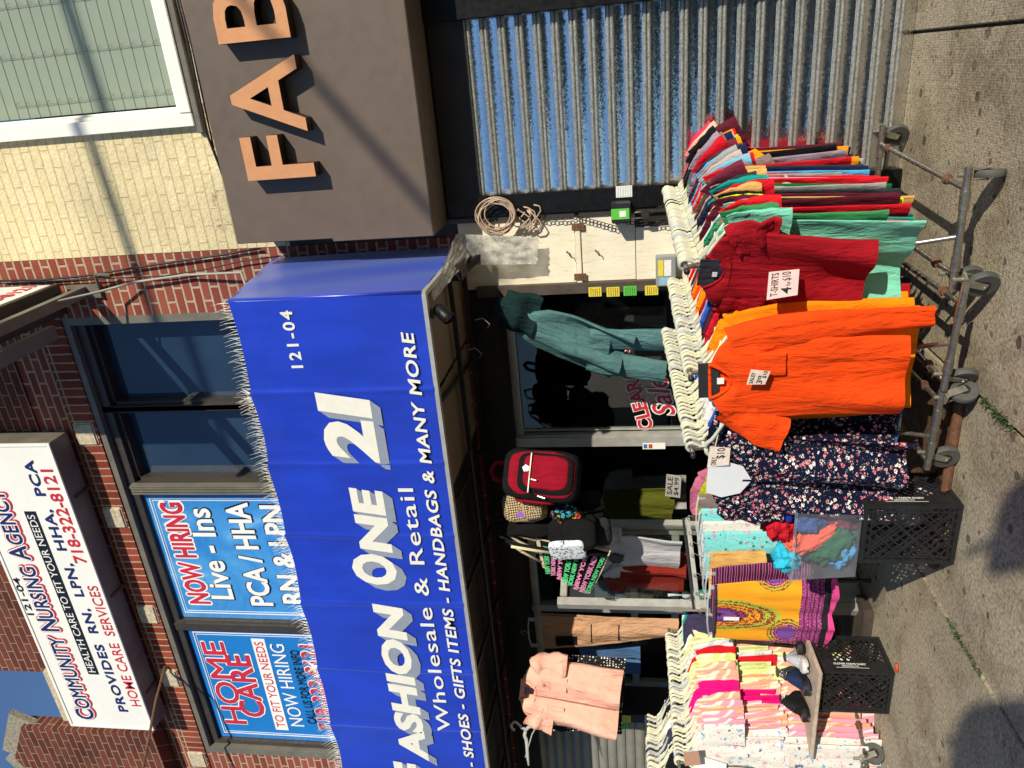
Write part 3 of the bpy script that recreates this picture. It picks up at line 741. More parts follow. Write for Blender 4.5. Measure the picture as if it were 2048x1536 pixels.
# ---------------- window posters ----------------
PB = NT('poster blue'); v = PB.coord(); PB.col(PB.ramp(PB.noise(v, 1.6, 4, .6, 1.5), [(.35, H('#2f7fc4')), (.6, H('#4f9bd6')), (.75, H('#7db9e2'))])); PB.set(Roughness=.25, Specular_IOR_Level=.5); M['poster'] = PB.m
M['poster2'] = flat('poster deep blue', H('#1f78c0'), .28, 0, .08, 1.5)
PY = .088
p1 = thing('window_poster', 'light blue now hiring poster filling the wide upper window bay', 'poster', (0, 0, 0))
m = MB(); m.box(-4.315, -3.0, PY, PY+.006, WZ0, 5.70); m.build('sheet', M['poster'], p1)
m = MB()
for o in (.05, .075):
    w_ = .008 if o < .06 else .004
    m.box(-4.315+o, -3.0-o, PY-.003, PY, 5.70-o-w_, 5.70-o); m.box(-4.315+o, -4.315+o+w_, PY-.003, PY, WZ0, 5.70-o-w_); m.box(-3.0-o-w_, -3.0-o, PY-.003, PY, WZ0, 5.70-o-w_)
m.build('border', M['signwhite'], p1)
def pl(par, body, p0, p1_, top, mat, bold, outline=None, space=1.0):
    return ln(body, p0, p1_, top, mat, bold, PY, par, .006, outline, space=space)
pl(p1, 'NOW HIRING', (423, 1207), (371, 1004), (381, 1207), M['red'], .03, (M['signwhite'], .06))
pl(p1, 'Live - Ins', (470, 1198), (437, 1016), (425, 1198), M['signwhite'], .022, (M['ink'], .03))
pl(p1, 'PCA / HHA', (549, 1211), (516, 1004), (504, 1211), M['signwhite'], .03, (M['ink'], .03))
pl(p1, 'RN & LPN', (612, 1207), (584, 1010), (568, 1207), M['signwhite'], .03, (M['ink'], .03))
p2 = thing('window_poster', 'deep blue home care poster in the leftmost upper window bay', 'poster', (0, 0, 0))
m = MB(); m.box(-5.795, -4.435, PY, PY+.006, WZ0, 5.69); m.build('sheet', M['poster2'], p2)
m = MB()
for o in (.05, .075):
    w_ = .008 if o < .06 else .004
    m.box(-5.795+o, -4.435-o, PY-.003, PY, 5.69-o-w_, 5.69-o); m.box(-5.795+o, -5.795+o+w_, PY-.003, PY, WZ0, 5.69-o-w_); m.box(-4.435-o-w_, -4.435-o, PY-.003, PY, WZ0, 5.69-o-w_)
m.build('border', M['signwhite'], p2)
pl(p2, 'HOME', (495, 1447), (449, 1284), (453, 1447), M['red'], .02, (M['signwhite'], .04))
pl(p2, 'CARE', (534, 1434), (502, 1310), (486, 1434), M['red'], .02, (M['signwhite'], .04))
a = W(578, 1460, PY); c = W(553, 1460, PY); b = W(530, 1278, PY)
m = MB(); m.box(a.x, b.x, PY-.004, PY, a.z, c.z); m.build('band', M['signwhite'], p2)
nl('lettering', 'TO FIT YOUR NEEDS', a.x+.04, b.x-.03, a.z+.022, c.z-.022, M['red'], .0, .006, p2, PY)
pl(p2, 'NOW HIRING', (610, 1452), (570, 1288), (583, 1452), M['signwhite'], .0)
pl(p2, 'CALL US FOR MORE INFO', (634, 1447), (596, 1300), (617, 1447), M['ink'], .02)
pl(p2, '718-322-8121', (668, 1460), (634, 1290), (640, 1460), M['red'], .02, (M['signwhite'], .04))

# ---------------- projecting blade sign, its bracket and the wires ----------------
bs = thing('projecting_sign', 'white sign box sticking out from the brick wall on a steel bracket', 'sign', (0, 0, 0))
m = MB(); m.box(-1.36, -1.14, -1.02, -.08, 5.68, 8.6); m.build('cabinet', M['bronze'], bs, bevel=.005)
m = MB(); m.box(-1.14, -1.136, -.98, -.12, 5.72, 8.56); m.build('face', M['signwhite'], bs)
m = MB(); lettering(m, '718-322-8121', (-1.133, -.95, 5.80), (0, 1, 0), ZA, .80, .12, .02); m.build('lettering', M['red'], bs)
m = MB(); m.box(-1.1355, -1.133, -.98, -.12, 6.2, 6.5); m.build('band', M['navy'], bs)
m = MB(); m.bar((-1.22, -.0, 5.55), (-1.22, -1.25, 5.515), .075, .055); m.box(-1.27, -1.17, -.03, 0, 5.42, 5.68)
m.bar((-1.42, -.35, 5.62), (-1.42, -1.25, 5.585), .10, .05); m.bar((-1.22, -.1, 5.55), (-1.22, -.1, 5.69), .04); m.bar((-1.22, -.9, 5.52), (-1.22, -.9, 5.69), .04)
m.tube([(-1.20, -.02, 5.42), (-1.08, -.10, 5.36), (-1.10, -.06, 5.28)], .012, 6)
m.build('bracket', M['bronze_l'], bs)
m = MB(); m.tube([(-1.22, -.75, 5.60), (-1.2, -.35, 5.52), (-1.2, -.14, 5.35), (-1.16, -.06, 5.1), (-1.13, -.05, 4.7), (-1.12, -.10, 4.25), (-1.15, -.55, 3.98), (-1.06, -1.04, 3.86)], .009, 8)
tag(m.build('conduit', M['cablegrey'], smooth=True), 'grey conduit running down the red brick from the bracket to the awning corner', 'conduit')
for i, (pts, r) in enumerate((([(0, 562), (80, 560), (170, 552), (260, 537), (360, 522), (440, 510), (520, 497)], .008), ([(0, 567), (120, 561), (230, 556), (330, 552), (420, 537), (480, 523), (560, 512)], .005))):
    m = MB(); m.tube([W(x, y, -.03-.01*i) for x, y in pts], r, 6)
    tag(m.build('wall_cable', M['cableblack'], smooth=True), ['thicker black cable running down the red brick nearest the cream wall', 'thinner black cable running down the red brick beside the conduit'][i], 'cable')
m = MB(); m.tube([W(1, -6+0, -.02), W(40, 6, -.02), W(85, 12, -.02), W(130, 29, -.04), W(330, 14, -.05)], .008, 6)
del m
m = MB(); m.tube([(-.9, -.02, 4.19), (-.2, -.04, 4.30), (.3, -.05, 4.28), (1.3, -.04, 4.31)], .009, 6); m.tube([(-.3, -.03, 4.28), (.3, -.05, 4.26), (1.3, -.05, 4.29)], .006, 6)
tag(m.build('wall_cable', M['cableblack'], smooth=True), 'black cables running along the cream wall under the white window', 'cable')
# overhead utility cables over the pavement, whose shade crosses the upper walls
def overhead(a, b, dist, r, lab):
    p, q = a+sd*dist, b+sd*dist; d = (q-p).normalized(); m = MB()
    m.tube([p-d*7, p, (p+q)/2, q, q+d*.3], r, 8); tag(m.build('utility_cable', M['cableblack']), lab, 'cable', 'overhead utility cables')
overhead(W(165, 240), W(370, 800), 9.5, .040, 'thick overhead utility cable above the pavement')
overhead(W(620, 150, -.4), W(840, 400, -.4), 11.5, .030, 'second overhead utility cable above the pavement')

# ---------------- small things round the door ----------------
def ring_coil():
    m = MB(); c0 = W(993, 432, -.10)
    for k in range(12):
        pts = []; ox, oz = random.uniform(-.02, .02), random.uniform(-.03, .02); rr = .100+random.uniform(-.016, .018)
        for j in range(26):
            a = 2*math.pi*j/25; pts.append((c0.x+ox+rr*math.cos(a), c0.y+random.uniform(-.006, .006)+.004*k-.02, c0.z+oz+rr*1.12*math.sin(a)))
        m.tube(pts, .0042, 6, cap=False)
    for k in range(4):
        pts = [(c0.x-.03+.09*math.cos(a_)*(.6+.1*k), c0.y+.03, c0.z-.14-.035*k+.04*math.sin(a_*2+k)) for a_ in [i*.5 for i in range(12)]]
        m.tube(pts, .005, 5)
    return m
tag(ring_coil().build('cable_coil', flat('pinkish cable', H('#b59c86'), .5, 0, .15), smooth=True), 'coil of pale cable hung beside the shutter over the plywood panel', 'cable')
def chain(p, q, sag, n, name, lab, Y0=-.05):
    m = MB()
    for i in range(n):
        t0 = (i+.5)/n; P_ = p.lerp(q, t0)+Vector((0, 0, -sag*4*t0*(1-t0))) ; d = (q-p).normalized(); L = (q-p).length/n*1.25
        s1 = Vector((0, -1, 0)) if i % 2 else Vector((.7, -.7, 0)); s1 = (s1-d*s1.dot(d)).normalized()
        pts = [P_+d*(L/2*math.cos(a_))+s1.cross(d)*(.010*math.sin(a_)) for a_ in [2*math.pi*k/12 for k in range(13)]]
        m.tube(pts, .0028, 5, cap=False)
    tag(m.build(name, M['iron'], smooth=True), lab, 'chain')
chain(W(1040, 440, -.04), W(1148, 434, -.06), .0, 14, 'chain', 'upper dark chain hanging from the cable coil to the batten')
chain(W(1150, 432, -.05), W(1232, 455, -.05), .0, 11, 'chain', 'short dark chain running from the batten to the lock box')
chain(W(1252, 446, -.06), W(1333, 446, -.06), .0, 9, 'chain', 'dark chain crossing the plywood below the lock box')
chain(W(1290, 430, -.08), W(1338, 408, -.12), .0, 6, 'chain', 'dark chain from the padlock to the t-shirt rack')
a = W(1222, 408, -.16); b = W(1262, 446, -.16)
lb = thing('lock_box', 'black lock box with a green sticker beside the shutter frame', 'lock box', (0, 0, 0))
m = MB(); m.box(b.x-.0, a.x, -.16, -.02, b.z, a.z); m.build('housing', M['blackmatt'], lb, bevel=.006)
gs = flat('green sticker', H('#5fbf45'), .4, 0, .1, 60); yl = flat('yellow sticker', H('#e2cc3c'), .4, 0, .12, 60); ws = flat('white sticker', H('#e6e3da'), .4, 0, .1, 60); bsn = flat('blue sticker', H('#8fb4c8'), .4, 0, .2, 60)
def scribble(m, x0, x1, z0, z1, y, rows=4, th=.003):       # unreadable small print
    for r_ in range(rows):
        z = z1-(r_+.6)*(z1-z0)/rows; x = x0
        while x < x1-.004:
            w_ = random.uniform(.004, .014); m.box(x, min(x1, x+w_), y-.0008, y, z-th/2, z+th/2); x += w_+.004
cx, cz = (a.x+b.x)/2, (a.z+b.z)/2
m = MB(); m.box(cx-.035, cx+.03, -.1625, -.16, cz-.05, cz+.06); m.build('sticker', gs, lb)
m = MB(); m.box(cx-.02, cx+.016, -.164, -.1626, cz-.03, cz+.01); m.build('sticker', ws, lb)
pk = thing('padlock', 'steel padlock hanging on the chain under the lock box', 'padlock', (0, 0, 0))
q = W(1283, 430, -.10)
m = MB(); m.box(q.x-.028, q.x+.028, -.12, -.085, q.z-.05, q.z); m.build('lock_body', M['iron'], pk, bevel=.006)
m = MB(); m.tube([(q.x-.018, -.10, q.z), (q.x-.018, -.10, q.z+.04), (q.x, -.10, q.z+.06), (q.x+.018, -.10, q.z+.04), (q.x+.018, -.10, q.z)], .005, 6); m.build('shackle', M['zinc'], pk, smooth=True)
m = MB(); p = W(1248, 383, -.048); m.box(p.x-.035, p.x+.035, -.049, -.0475, p.z-.05, p.z+.05); st = m.build('sticker', ws); tag(st, 'small white and blue sticker on the black shutter frame', 'sticker')
m = MB(); scribble(m, p.x-.03, p.x+.03, p.z-.045, p.z+.045, -.0495, 6); m.build('print', bsn, st)
# grey meter box near the rack
a = W(1312, 515, -.10); b = W(1352, 572, -.10)
gb = thing('meter_box', 'small grey metal box with paper labels on the plywood beside the rack', 'box', (0, 0, 0))
m = MB(); m.box(b.x, a.x, -.10, -.012, b.z, a.z); m.build('housing', flat('grey paint', H('#8d918f'), .5, 0, .15), gb, bevel=.004)
m = MB(); m.box(b.x+.07, a.x-.02, -.102, -.1, b.z+.03, a.z-.05); m.build('label_sheet', ws, gb)
m = MB(); m.box(b.x+.07, a.x-.02, -.102, -.1, a.z-.045, a.z-.012); m.build('sticker', yl, gb)
m = MB(); m.box(b.x+.01, b.x+.06, -.102, -.1, b.z+.015, a.z-.02); m.build('sticker', bsn, gb)
# stickers on the jamb post
for i, (y_, x_, mt, lab) in enumerate(((583, 1190, yl, 'torn yellow sticker highest on the dark door post'), (583, 1226, yl, 'yellow sticker second from the top on the dark door post'), (581, 1260, gs, 'green sticker on the dark door post'), (580, 1303, yl, 'yellow and white sticker lowest on the dark door post'))):
    p = W(x_, y_, -.062); m = MB(); m.box(p.x-.034, p.x+.03, -.0625, -.0608, p.z-.042, p.z+.042); o = m.build('sticker', mt); tag(o, lab, 'sticker', 'stickers on the door post')
    m = MB(); scribble(m, p.x-.028, p.x+.024, p.z-.035, p.z+.035, -.0630, 5, .004); m.build('print', M['ink'], o)
# sticker on the aluminium door jamb
p = W(1308, 893, .25); m = MB(); m.box(p.x-.025, p.x+.025, .2555, .2585, p.z-.085, p.z+.085); o = m.build('sticker', M['signwhite']); tag(o, 'white payment sticker on the aluminium door jamb', 'sticker')
m = MB(); m.box(p.x-.017, p.x+.017, .2540, .2554, p.z+.05, p.z+.078); m.build('print', flat('sticker blue', H('#3c78b4'), .4), o)
m = MB(); m.box(p.x-.017, p.x+.017, .2540, .2554, p.z+.012, p.z+.04); m.build('print', flat('sticker red', H('#c24a35'), .4), o)
# lettering on the glass
def glass_text(body, p0, p1_, hgt, bold, shear, name, lab, Y=.322):
    a, b = W(*p0, Y), W(*p1_, Y); u = (b-a); L = u.length; u.normalize(); up = Vector((-u.z, 0, u.x))
    o = thing(name, lab, 'window lettering', (0, 0, 0))
    q = MB(); lettering(q, body, a+Vector((0, .0, 0)), u, up, L, hgt, bold+.045, shear, .001, 1.0, bold); q.build('outline', M['signwhite'], o)
    q = MB(); lettering(q, body, a+Vector((0, -.003, 0)), u, up, L, hgt, bold, shear, .001); q.build('letters', M['red'], o)
glass_text('CLEARANCE', (1308, 856), (1250, 665), .11, .03, 0, 'window_lettering', 'red and white clearance lettering stuck on the shop glass')
glass_text('Sale!', (1352, 828), (1327, 733), .16, .012, .35, 'window_lettering', 'red and white slanted sale lettering stuck on the shop glass')
# security camera
sc_ = thing('security_camera', 'black security camera under the front corner of the awning', 'camera', (0, 0, 0))
p = W(862, 626, -.98); q = W(905, 640, -1.0)
m = MB(); m.lathe([(.03, 0), (.03, .012), (.012, .018), (.012, .05)], (p.x, -.99, AZ0-.024), (0, 0, -1), 14); m.build('mount', M['blackmatt'], sc_, smooth=True)
m = MB(); d = Vector((-.35, -.55, -.6)).normalized(); o_ = Vector((p.x, -.99, AZ0-.09))-d*.05
m.lathe([(.02, 0), (.036, .004), (.038, .02), (.038, .105), (.034, .11), (.030, .098)], o_, d, 18); m.build('body', M['black'], sc_, auto=40)
m = MB(); m.lathe([(.0285, .099), (.001, .1)], o_, d, 16); m.build('lens', M['dglass'], sc_)
m = MB(); m.tube([(p.x, -.99, AZ0-.07), o_+d*.04], .011, 8); m.build('arm', M['zinc'], sc_)
# crumpled plastic sheet and bracket under the awning corner
t = NT('clouded plastic'); tr = t.n('BsdfTransparent'); di = t.b; v = t.coord()
t.col(t.ramp(t.noise(v, 22, 6), [(.35, H('#9d968a')), (.65, H('#d4d0c6'))])); t.set(Roughness=.25, Specular_IOR_Level=.6); t.bump(t.noise(v, 28, 6, .6, 1), .5, .012)
mx = t.n('MixShader'); t.l(t.math('MULTIPLY_ADD', t.noise(v, 9, 4), .6, .45), mx.inputs[0]); t.l(tr.outputs[0], mx.inputs[1]); t.l(di.outputs[0], mx.inputs[2]); t.l(mx.outputs[0], t.out.inputs[0]); M['plastic'] = t.m
def quad_sheet(cs, nu=18, nv=14, amp=.012, seed=0, edge=.012):
    a, b, c, d = cs
    def fn(u, v):
        p = a.lerp(b, u).lerp(d.lerp(c, u), v)
        return p+Vector((0, amp*noise.noise(Vector((u*5, v*5, seed))), edge*noise.noise(Vector((u*9, v*9, seed+4)))))
    m = MB(); m.grid(fn, nu, nv); return m
m = quad_sheet([W(1078, 474, -.10), W(1074, 528, -.12), W(925, 530, -.16), W(912, 468, -.16)], seed=2)
m2 = quad_sheet([W(912, 468, -.16), W(940, 512, -.2), W(868, 602, -.92), W(862, 590, -.90)], seed=5)
m._add(m2.v, m2.f); o = m.build('plastic_sheet', M['plastic'], smooth=True); tag(o, 'torn clear plastic sheet hanging from the right corner of the awning', 'plastic sheet')
m = MB(); m.bar(W(905, 556, -.35), W(962, 512, -.12), .05, .03); m.bar(W(905, 556, -.35), W(893, 520, -.3), .04, .03); m.box(-1.16, -1.06, -.45, -.05, 2.62, 2.66)
tag(m.build('steel_bracket', M['iron'], bevel=.003), 'dark steel bracket under the right corner of the awning', 'bracket')
# wire ends and clip line under the awning
for (x, y, Y) in ((950, 640, -.5), (935, 700, -.5), (925, 800, -.4)):
    p = W(x, y, Y); m = MB(); m.tube([p, p+Vector((.01, 0, -.05)), p+Vector((-.03, 0, -.09)), p+Vector((-.06, .01, -.07))], .002, 5)
    tag(m.build('loose_wire', M['cablegrey']), 'thin loose wire curling below the awning frame', 'wire', 'loose wires under the awning')
# ---------------- cloth patterns ----------------
def floral(name, bg, stops, scale=22, mask=.34, leaf=None, seed=0.0):
    t = NT(name); v = t.coord()
    nz = t.n('TexNoise'); nz.inputs['Scale'].default_value = scale*2.6; nz.inputs['Detail'].default_value = 2; t.l(v, nz.inputs['Vector'])
    ad = t.n('VectorMath', operation='MULTIPLY_ADD'); t.l(nz.outputs['Color'], ad.inputs[0]); ad.inputs[1].default_value = (.030*20/scale,)*3; t.l(v, ad.inputs[2])
    fl = t.n('VectorMath', operation='MULTIPLY'); t.l(ad.outputs[0], fl.inputs[0]); fl.inputs[1].default_value = (1, .25, 1)
    def layer(sc, th, st, c, thin=.55):
        vo = t.n('TexVoronoi'); vo.inputs['Scale'].default_value = sc; t.l(fl.outputs[0], vo.inputs['Vector'])
        sp = t.n('SeparateColor'); t.l(vo.outputs['Color'], sp.inputs[0])
        pet = t.n('TexVoronoi'); pet.inputs['Scale'].default_value = sc*3.4; t.l(fl.outputs[0], pet.inputs['Vector'])
        k = t.math('MULTIPLY', t.math('LESS_THAN', vo.outputs['Distance'], th), t.math('LESS_THAN', pet.outputs['Distance'], thin))
        k = t.math('MULTIPLY', k, t.math('GREATER_THAN', sp.outputs[1], .28))
        cc = t.ramp(sp.outputs[0], st, 'CONSTANT')
        ctr = t.math('LESS_THAN', vo.outputs['Distance'], th*.22)
        cc = t.mix(t.math('MULTIPLY', ctr, .7), cc, H('#7a2f3a'))
        return t.mix(k, c, cc)
    c = layer(scale*1.9, .30, leaf or stops, H(bg), .5)
    c = layer(scale, mask, stops, c)
    t.col(c); t.set(Roughness=.9, Specular_IOR_Level=.12)
    t.bump(t.noise(t.coord(scale=(1, 1, .3)), 16, 5, .6, .6), .5, .02)
    return t.m
def zebra(name, c1, c2, scale=3.6, dist=8, line=None):
    t = NT(name); v = t.coord(scale=(1, .3, .55), rot=(0, R(25), 0))
    w = t.n('TexWave'); w.inputs['Scale'].default_value = scale; w.inputs['Distortion'].default_value = dist; w.inputs['Detail'].default_value = 1.5; w.inputs['Detail Scale'].default_value = 1.2
    t.l(v, w.inputs['Vector'])
    c = t.ramp(w.outputs['Fac'], [(.38, H(c1)), (.5, H(c2)), (.8, H(c2)), (.9, H(c1))])
    if line:
        n = t.noise(t.coord(), 30, 3, .6, 2.5); band = t.math('GREATER_THAN', t.noise(t.coord(), 5, 2), .56)
        k = t.math('MULTIPLY', t.math('LESS_THAN', t.math('ABSOLUTE', t.math('SUBTRACT', n, .5)), .022), band)
        c = t.mix(k, c, H(line))
    t.col(c); t.set(Roughness=.85, Specular_IOR_Level=.2)
    t.bump(t.noise(t.coord(scale=(1, 1, .3)), 14, 5, .6, .6), .5, .02); return t.m
def dots(name, bg, fg, scale, r):
    t = NT(name); v = t.coord(scale=(scale, scale*.2, scale)); vo = t.n('TexVoronoi'); vo.inputs['Scale'].default_value = 1; vo.inputs['Randomness'].default_value = .35; t.l(v, vo.inputs['Vector'])
    t.col(t.mix(t.math('LESS_THAN', vo.outputs['Distance'], r), H(bg), H(fg))); t.set(Roughness=.85)
    t.bump(t.noise(t.coord(scale=(1, 1, .3)), 16, 5, .6, .6), .5, .02); return t.m
M['floral_navy'] = floral('navy floral cloth', '#12152e', [(0, H('#e9a0a0')), (.3, H('#f3ddd2')), (.6, H('#d9707e')), (.8, H('#f5efe6'))], 48, .44, [(0, H('#5e7f7a')), (.4, H('#e8d9d4')), (.7, H('#3b5f5c'))])
M['floral_blue'] = floral('blue floral cloth', '#2b63ad', [(0, H('#f2f2f2')), (.5, H('#d32f3c')), (.8, H('#f2f2f2'))], 16, .42)
M['floral_multi'] = floral('mixed print cloth', '#e9e2e0', [(0, H('#d4526a')), (.4, H('#3a68b5')), (.7, H('#1c2038'))], 22, .42)
M['floral_white'] = floral('white butterfly cloth', '#dcd6cc', [(0, H('#4aa3d0')), (.35, H('#d98fa8')), (.6, H('#e8b8a0')), (.8, H('#3c5a80'))], 27, .44, [(0, H('#6a7a90')), (.4, H('#d490a8')), (.7, H('#7cb0cf'))])
M['floral_aqua'] = floral('aqua floral cloth', '#7fd3d2', [(0, H('#e2587e')), (.5, H('#35555a')), (.8, H('#e77f9a'))], 34, .44, [(0, H('#3f7f80')), (.5, H('#7fd3d2'))])
M['z_pink'] = zebra('pink striped print', '#e2a08a', '#ecd9b8', line='#b98a3a'); M['z_lime'] = zebra('lime striped print', '#c6d384', '#e6e4b8', line='#a98f3a')
M['z_rose'] = zebra('rose striped print', '#dc93a6', '#ead2c8', line='#c09040'); M['z_white'] = zebra('white floral stripe', '#dcd3ca', '#b4b9c2', 4, 8, '#4c6f90')
M['z_peach'] = zebra('peach print', '#e09468', '#e8b690', 3, 6, '#3b86b0')
M['polka'] = dots('black polka dot', '#0b0b0d', '#e8e4dc', 46, .27)
CL = {'dark red': '#a01520', 'red': '#cc1726', 'bright red': '#e8202b', 'green': '#3f8f57', 'dark green': '#0f6f3d', 'mint': '#7fd3b4', 'teal': '#16988c', 'pale blue': '#7fb3c9',
      'neon yellow': '#dfe81a', 'maroon': '#5b1d2c', 'black': '#15161a', 'navy': '#1d2443', 'charcoal': '#34363c', 'grey': '#a09c98', 'tan': '#c99a5b', 'camel': '#d8a860', 'beige': '#b9aca0',
      'sky blue': '#4fa8d8', 'lilac grey': '#9a8a98', 'taupe': '#7d6f68', 'mustard': '#e8930f', 'lime': '#9bc24a', 'coral pink': '#ea3a52', 'orange': '#f04a10', 'amber': '#f58a0c', 'blue': '#2f4fa8', 'royal blue': '#4468c8',
      'white': '#e9e6df', 'pink': '#e07f98', 'hot pink': '#e8107a', 'turquoise': '#12a08e', 'slate purple': '#3c3850', 'plum': '#71283a', 'peach': '#eeb49c', 'khaki': '#b5906f', 'sea green': '#5b9b98'}
def CM(c): return cloth(c+' cotton', CL[c])
CREAM = NT('cream hanger plastic'); v = CREAM.coord(); CREAM.col(CREAM.ramp(CREAM.noise(v, 8, 3), [(.3, H('#cfcba8')), (.7, H('#dfdcc0'))])); CREAM.set(Roughness=.35, Specular_IOR_Level=.5, Subsurface_Weight=.12, Subsurface_Scale=.01); M['hanger'] = CREAM.m
t = NT('clear hanger plastic'); t.col((.75, .76, .74)); t.set(Roughness=.12, Alpha=.42); M['clear'] = t.m
M['hanger_white'] = flat('greyish hanger plastic', H('#c3c3b4'), .35, 0, .06)

# ---------------- clothes hangers ----------------
def hanger_mesh(w=.20, drop=.062):
    m = MB(); r = .0082
    pts = [Vector((-.021*math.cos(a), 0, .021*math.sin(a)+.0)) for a in [math.pi*(1.12-1.0*1.25*k/12) for k in range(13)]]
    pts = [Vector((.026*math.cos(a), 0, .024*math.sin(a))) for a in [R(205)-R(245)*k/14 for k in range(15)]]
    pts += [Vector((.017, 0, -.030)), Vector((.006, 0, -.042)), Vector((.012, 0, -.056)), Vector((.004, 0, -.078))]
    m.tube(pts, [r*1.15]*(len(pts)-1)+[.009], 6, flatv=None)
    for s in (-1, 1):
        arm = [(0, 0, -.072), (s*.030, 0, -.078), (s*.050, 0, -.098), (s*.075, 0, -.112), (s*w*.75, 0, -.114-drop*.55), (s*w, 0, -.114-drop)]
        m.tube(arm, [.012, .012, .012, .0115, .010, .006], 6, flatv=(1, .6))
    m.tube([(-w*.8, 0, -.098-drop*.62), (0, 0, -.118), (w*.8, 0, -.098-drop*.62)], .004, 5)
    return m
hm_ = hanger_mesh(); HANG = hm_.build('garment_hanger', M['hanger'], smooth=True); C.objects.unlink(HANG)
def add_hanger(p, rz, label, group, mat=None):
    o = HANG.copy(); C.objects.link(o); o.location = Vector(p)+Vector((0, random.gauss(0, .009), random.uniform(-.003, .003))); o.rotation_euler = (random.gauss(0, .085), random.uniform(-.05, .05), rz+random.uniform(-.04, .04))
    tag(o, label, 'hanger', group)
    q_ = random.random(); mat = mat or (M['clear'] if q_ < .10 else M['blackmatt'] if q_ < .14 else M['hanger_white'] if q_ < .38 else None)
    if mat: o.material_slots[0].link = 'OBJECT'; o.material_slots[0].material = mat
    return o

# ---------------- garments ----------------
def garment(L=.75, hw=.245, hem=None, neck=.085, D=.07, sh=.215, sR=(50, .20), sL=(60, .20), th=.012, fold=.006, seed=0, nu=36, nv=20, slw=.085, long=False, skew=0, wav=None, swp=0, nseed=None):
    sseed = seed if nseed is None else nseed
    """T-shirt like garment hanging from the origin (neck), facing -y"""
    m = MB(); hem = hem or hw
    rows = [(0, 0, neck, .35), (.010, .018, neck+.045, .6), (.022, .040, sh-.02, .8), (.030, .060, sh, .9), (.06, .09, sh+.012, 1), (.2, None, hw, 1)]
    def row(s):
        if s <= .2:
            for (a, b) in zip(rows, rows[1:]):
                if s <= b[0]:
                    k = (s-a[0])/(b[0]-a[0]); za = a[1]; zb = b[1] if b[1] is not None else .2*L+.0
                    return za+(zb-za)*k, a[2]+(b[2]-a[2])*k, a[3]+(b[3]-a[3])*k
        k = (s-.2)/.8; return s*L, hw+(hem-hw)*k, 1
    sv = [0, .01, .022, .030, .045, .06, .09, .13]+[.2+.8*k/(nv-9) for k in range(nv-8)]
    wav = wav or [(9+5*random.random(), random.random()*6) for _ in range(3)]
    def fn(i, j):
        s = sv[j]; a = 2*math.pi*i; z, h, tk = row(s)
        cx, sy_ = math.cos(a), math.sin(a)
        x = h*math.copysign(abs(cx)**.8, cx); front = max(0, -sy_)
        f = sum(math.sin(x*w_*2.2+p_+s*1.5) for w_, p_ in wav)*fold*min(1, s*1.7)
        f *= 1+.9*s; f += fold*1.6*noise.noise(Vector((x*7, sseed, s*3)))
        y = th*tk*math.copysign(abs(sy_)**.6, sy_)+f
        zz = -z - D*(1-abs(x/max(neck+.03, .01))**2 if abs(x) < neck+.03 else 0)*front*(1-min(1, s/.13))**2 if s < .13 else -z
        zz += fold*.8*noise.noise(Vector((x*5, seed+3, s*2))) if s > .5 else 0
        return Vector((x+skew*s*s, y, zz))
    vs = [fn(i/nu, j) for j in range(len(sv)) for i in range(nu)]
    fs = [(j*nu+i, j*nu+(i+1) % nu, (j+1)*nu+(i+1) % nu, (j+1)*nu+i) for j in range(len(sv)-1) for i in range(nu)]
    m._add(vs, fs)
    for s, (ang, ln_) in ((1, sR), (-1, sL)):
        if not ln_: continue
        n = 9; pts = []; p = Vector((s*(sh-.035), 0, -.095)); a = R(ang)
        for k in range(n):
            t_ = k/(n-1)
            aa = min(R(88), a+.55*t_) if not long else R(min(89, 68+40*t_))
            d = Vector((s*math.cos(aa), 0, -math.sin(aa)))
            if k: p = p+d*ln_/(n-1)
            w_ = slw*((1.0+.16*noise.noise(Vector((t_*3, seed*2.3+s, 1)))) if not long else (1-.42*t_)); nrm = Vector((s*math.sin(aa), 0, math.cos(aa)))
            yo = fold*2.2*noise.noise(Vector((t_*4, sseed+s, 7)))-swp*t_*t_
            pts.append([p+nrm*(w_*math.copysign(abs(math.cos(b))**.8, math.cos(b)))+Vector((0, th*1.05*math.copysign(abs(math.sin(b))**.7, math.sin(b))+yo+fold*.8*math.sin(math.cos(b)*5+t_*4+sseed), 0)) for b in [2*math.pi*q/14 for q in range(14)]])
        vs = [q for r_ in pts for q in r_]; m._add(vs, [(k*14+q, k*14+(q+1) % 14, (k+1)*14+(q+1) % 14, (k+1)*14+q) for k in range(n-1) for q in range(14)])
    m.neck = [fn(i/nu, 0) for i in range(nu)]
    return m
def legs(L=.6, hw=.2, z0=0, th=.012, fold=.006, seed=0, gap=.012, flare=1.0, spread=0):
    m = MB()
    for s in (-1, 1):
        def fn(u, v, s=s):
            a = 2*math.pi*u; w_ = hw/2*(1+(flare-1)*v); c = s*(hw/2+gap*v+spread*v)
            x = c+w_*math.cos(a); f = fold*(math.sin(x*22+seed)+1.6*noise.noise(Vector((x*6, seed, v*3))))
            return Vector((x, th*math.copysign(abs(math.sin(a))**.6, math.sin(a))+f*min(1, v*3+.2), z0-L*v))
        m.grid(fn, 18, 12, True)
    m.grid(lambda u, v: Vector((hw*math.cos(2*math.pi*u), (th+.003)*math.copysign(abs(math.sin(2*math.pi*u))**.6, math.sin(2*math.pi*u)), z0+.02-.14*v)), 28, 5, True)
    return m
def place(mesh_ob, p, rz, mat, label, cat, group=None, ry=0):
    o = mesh_ob.copy(); C.objects.link(o); o.location = p; o.rotation_euler = (0, ry, rz)
    if mat:
        o.material_slots[0].link = 'OBJECT'; o.material_slots[0].material = mat
    return tag(o, label, cat, group)
def proto(mb, name):
    o = mb.build(name, CM('white'), smooth=True); C.objects.unlink(o); return o
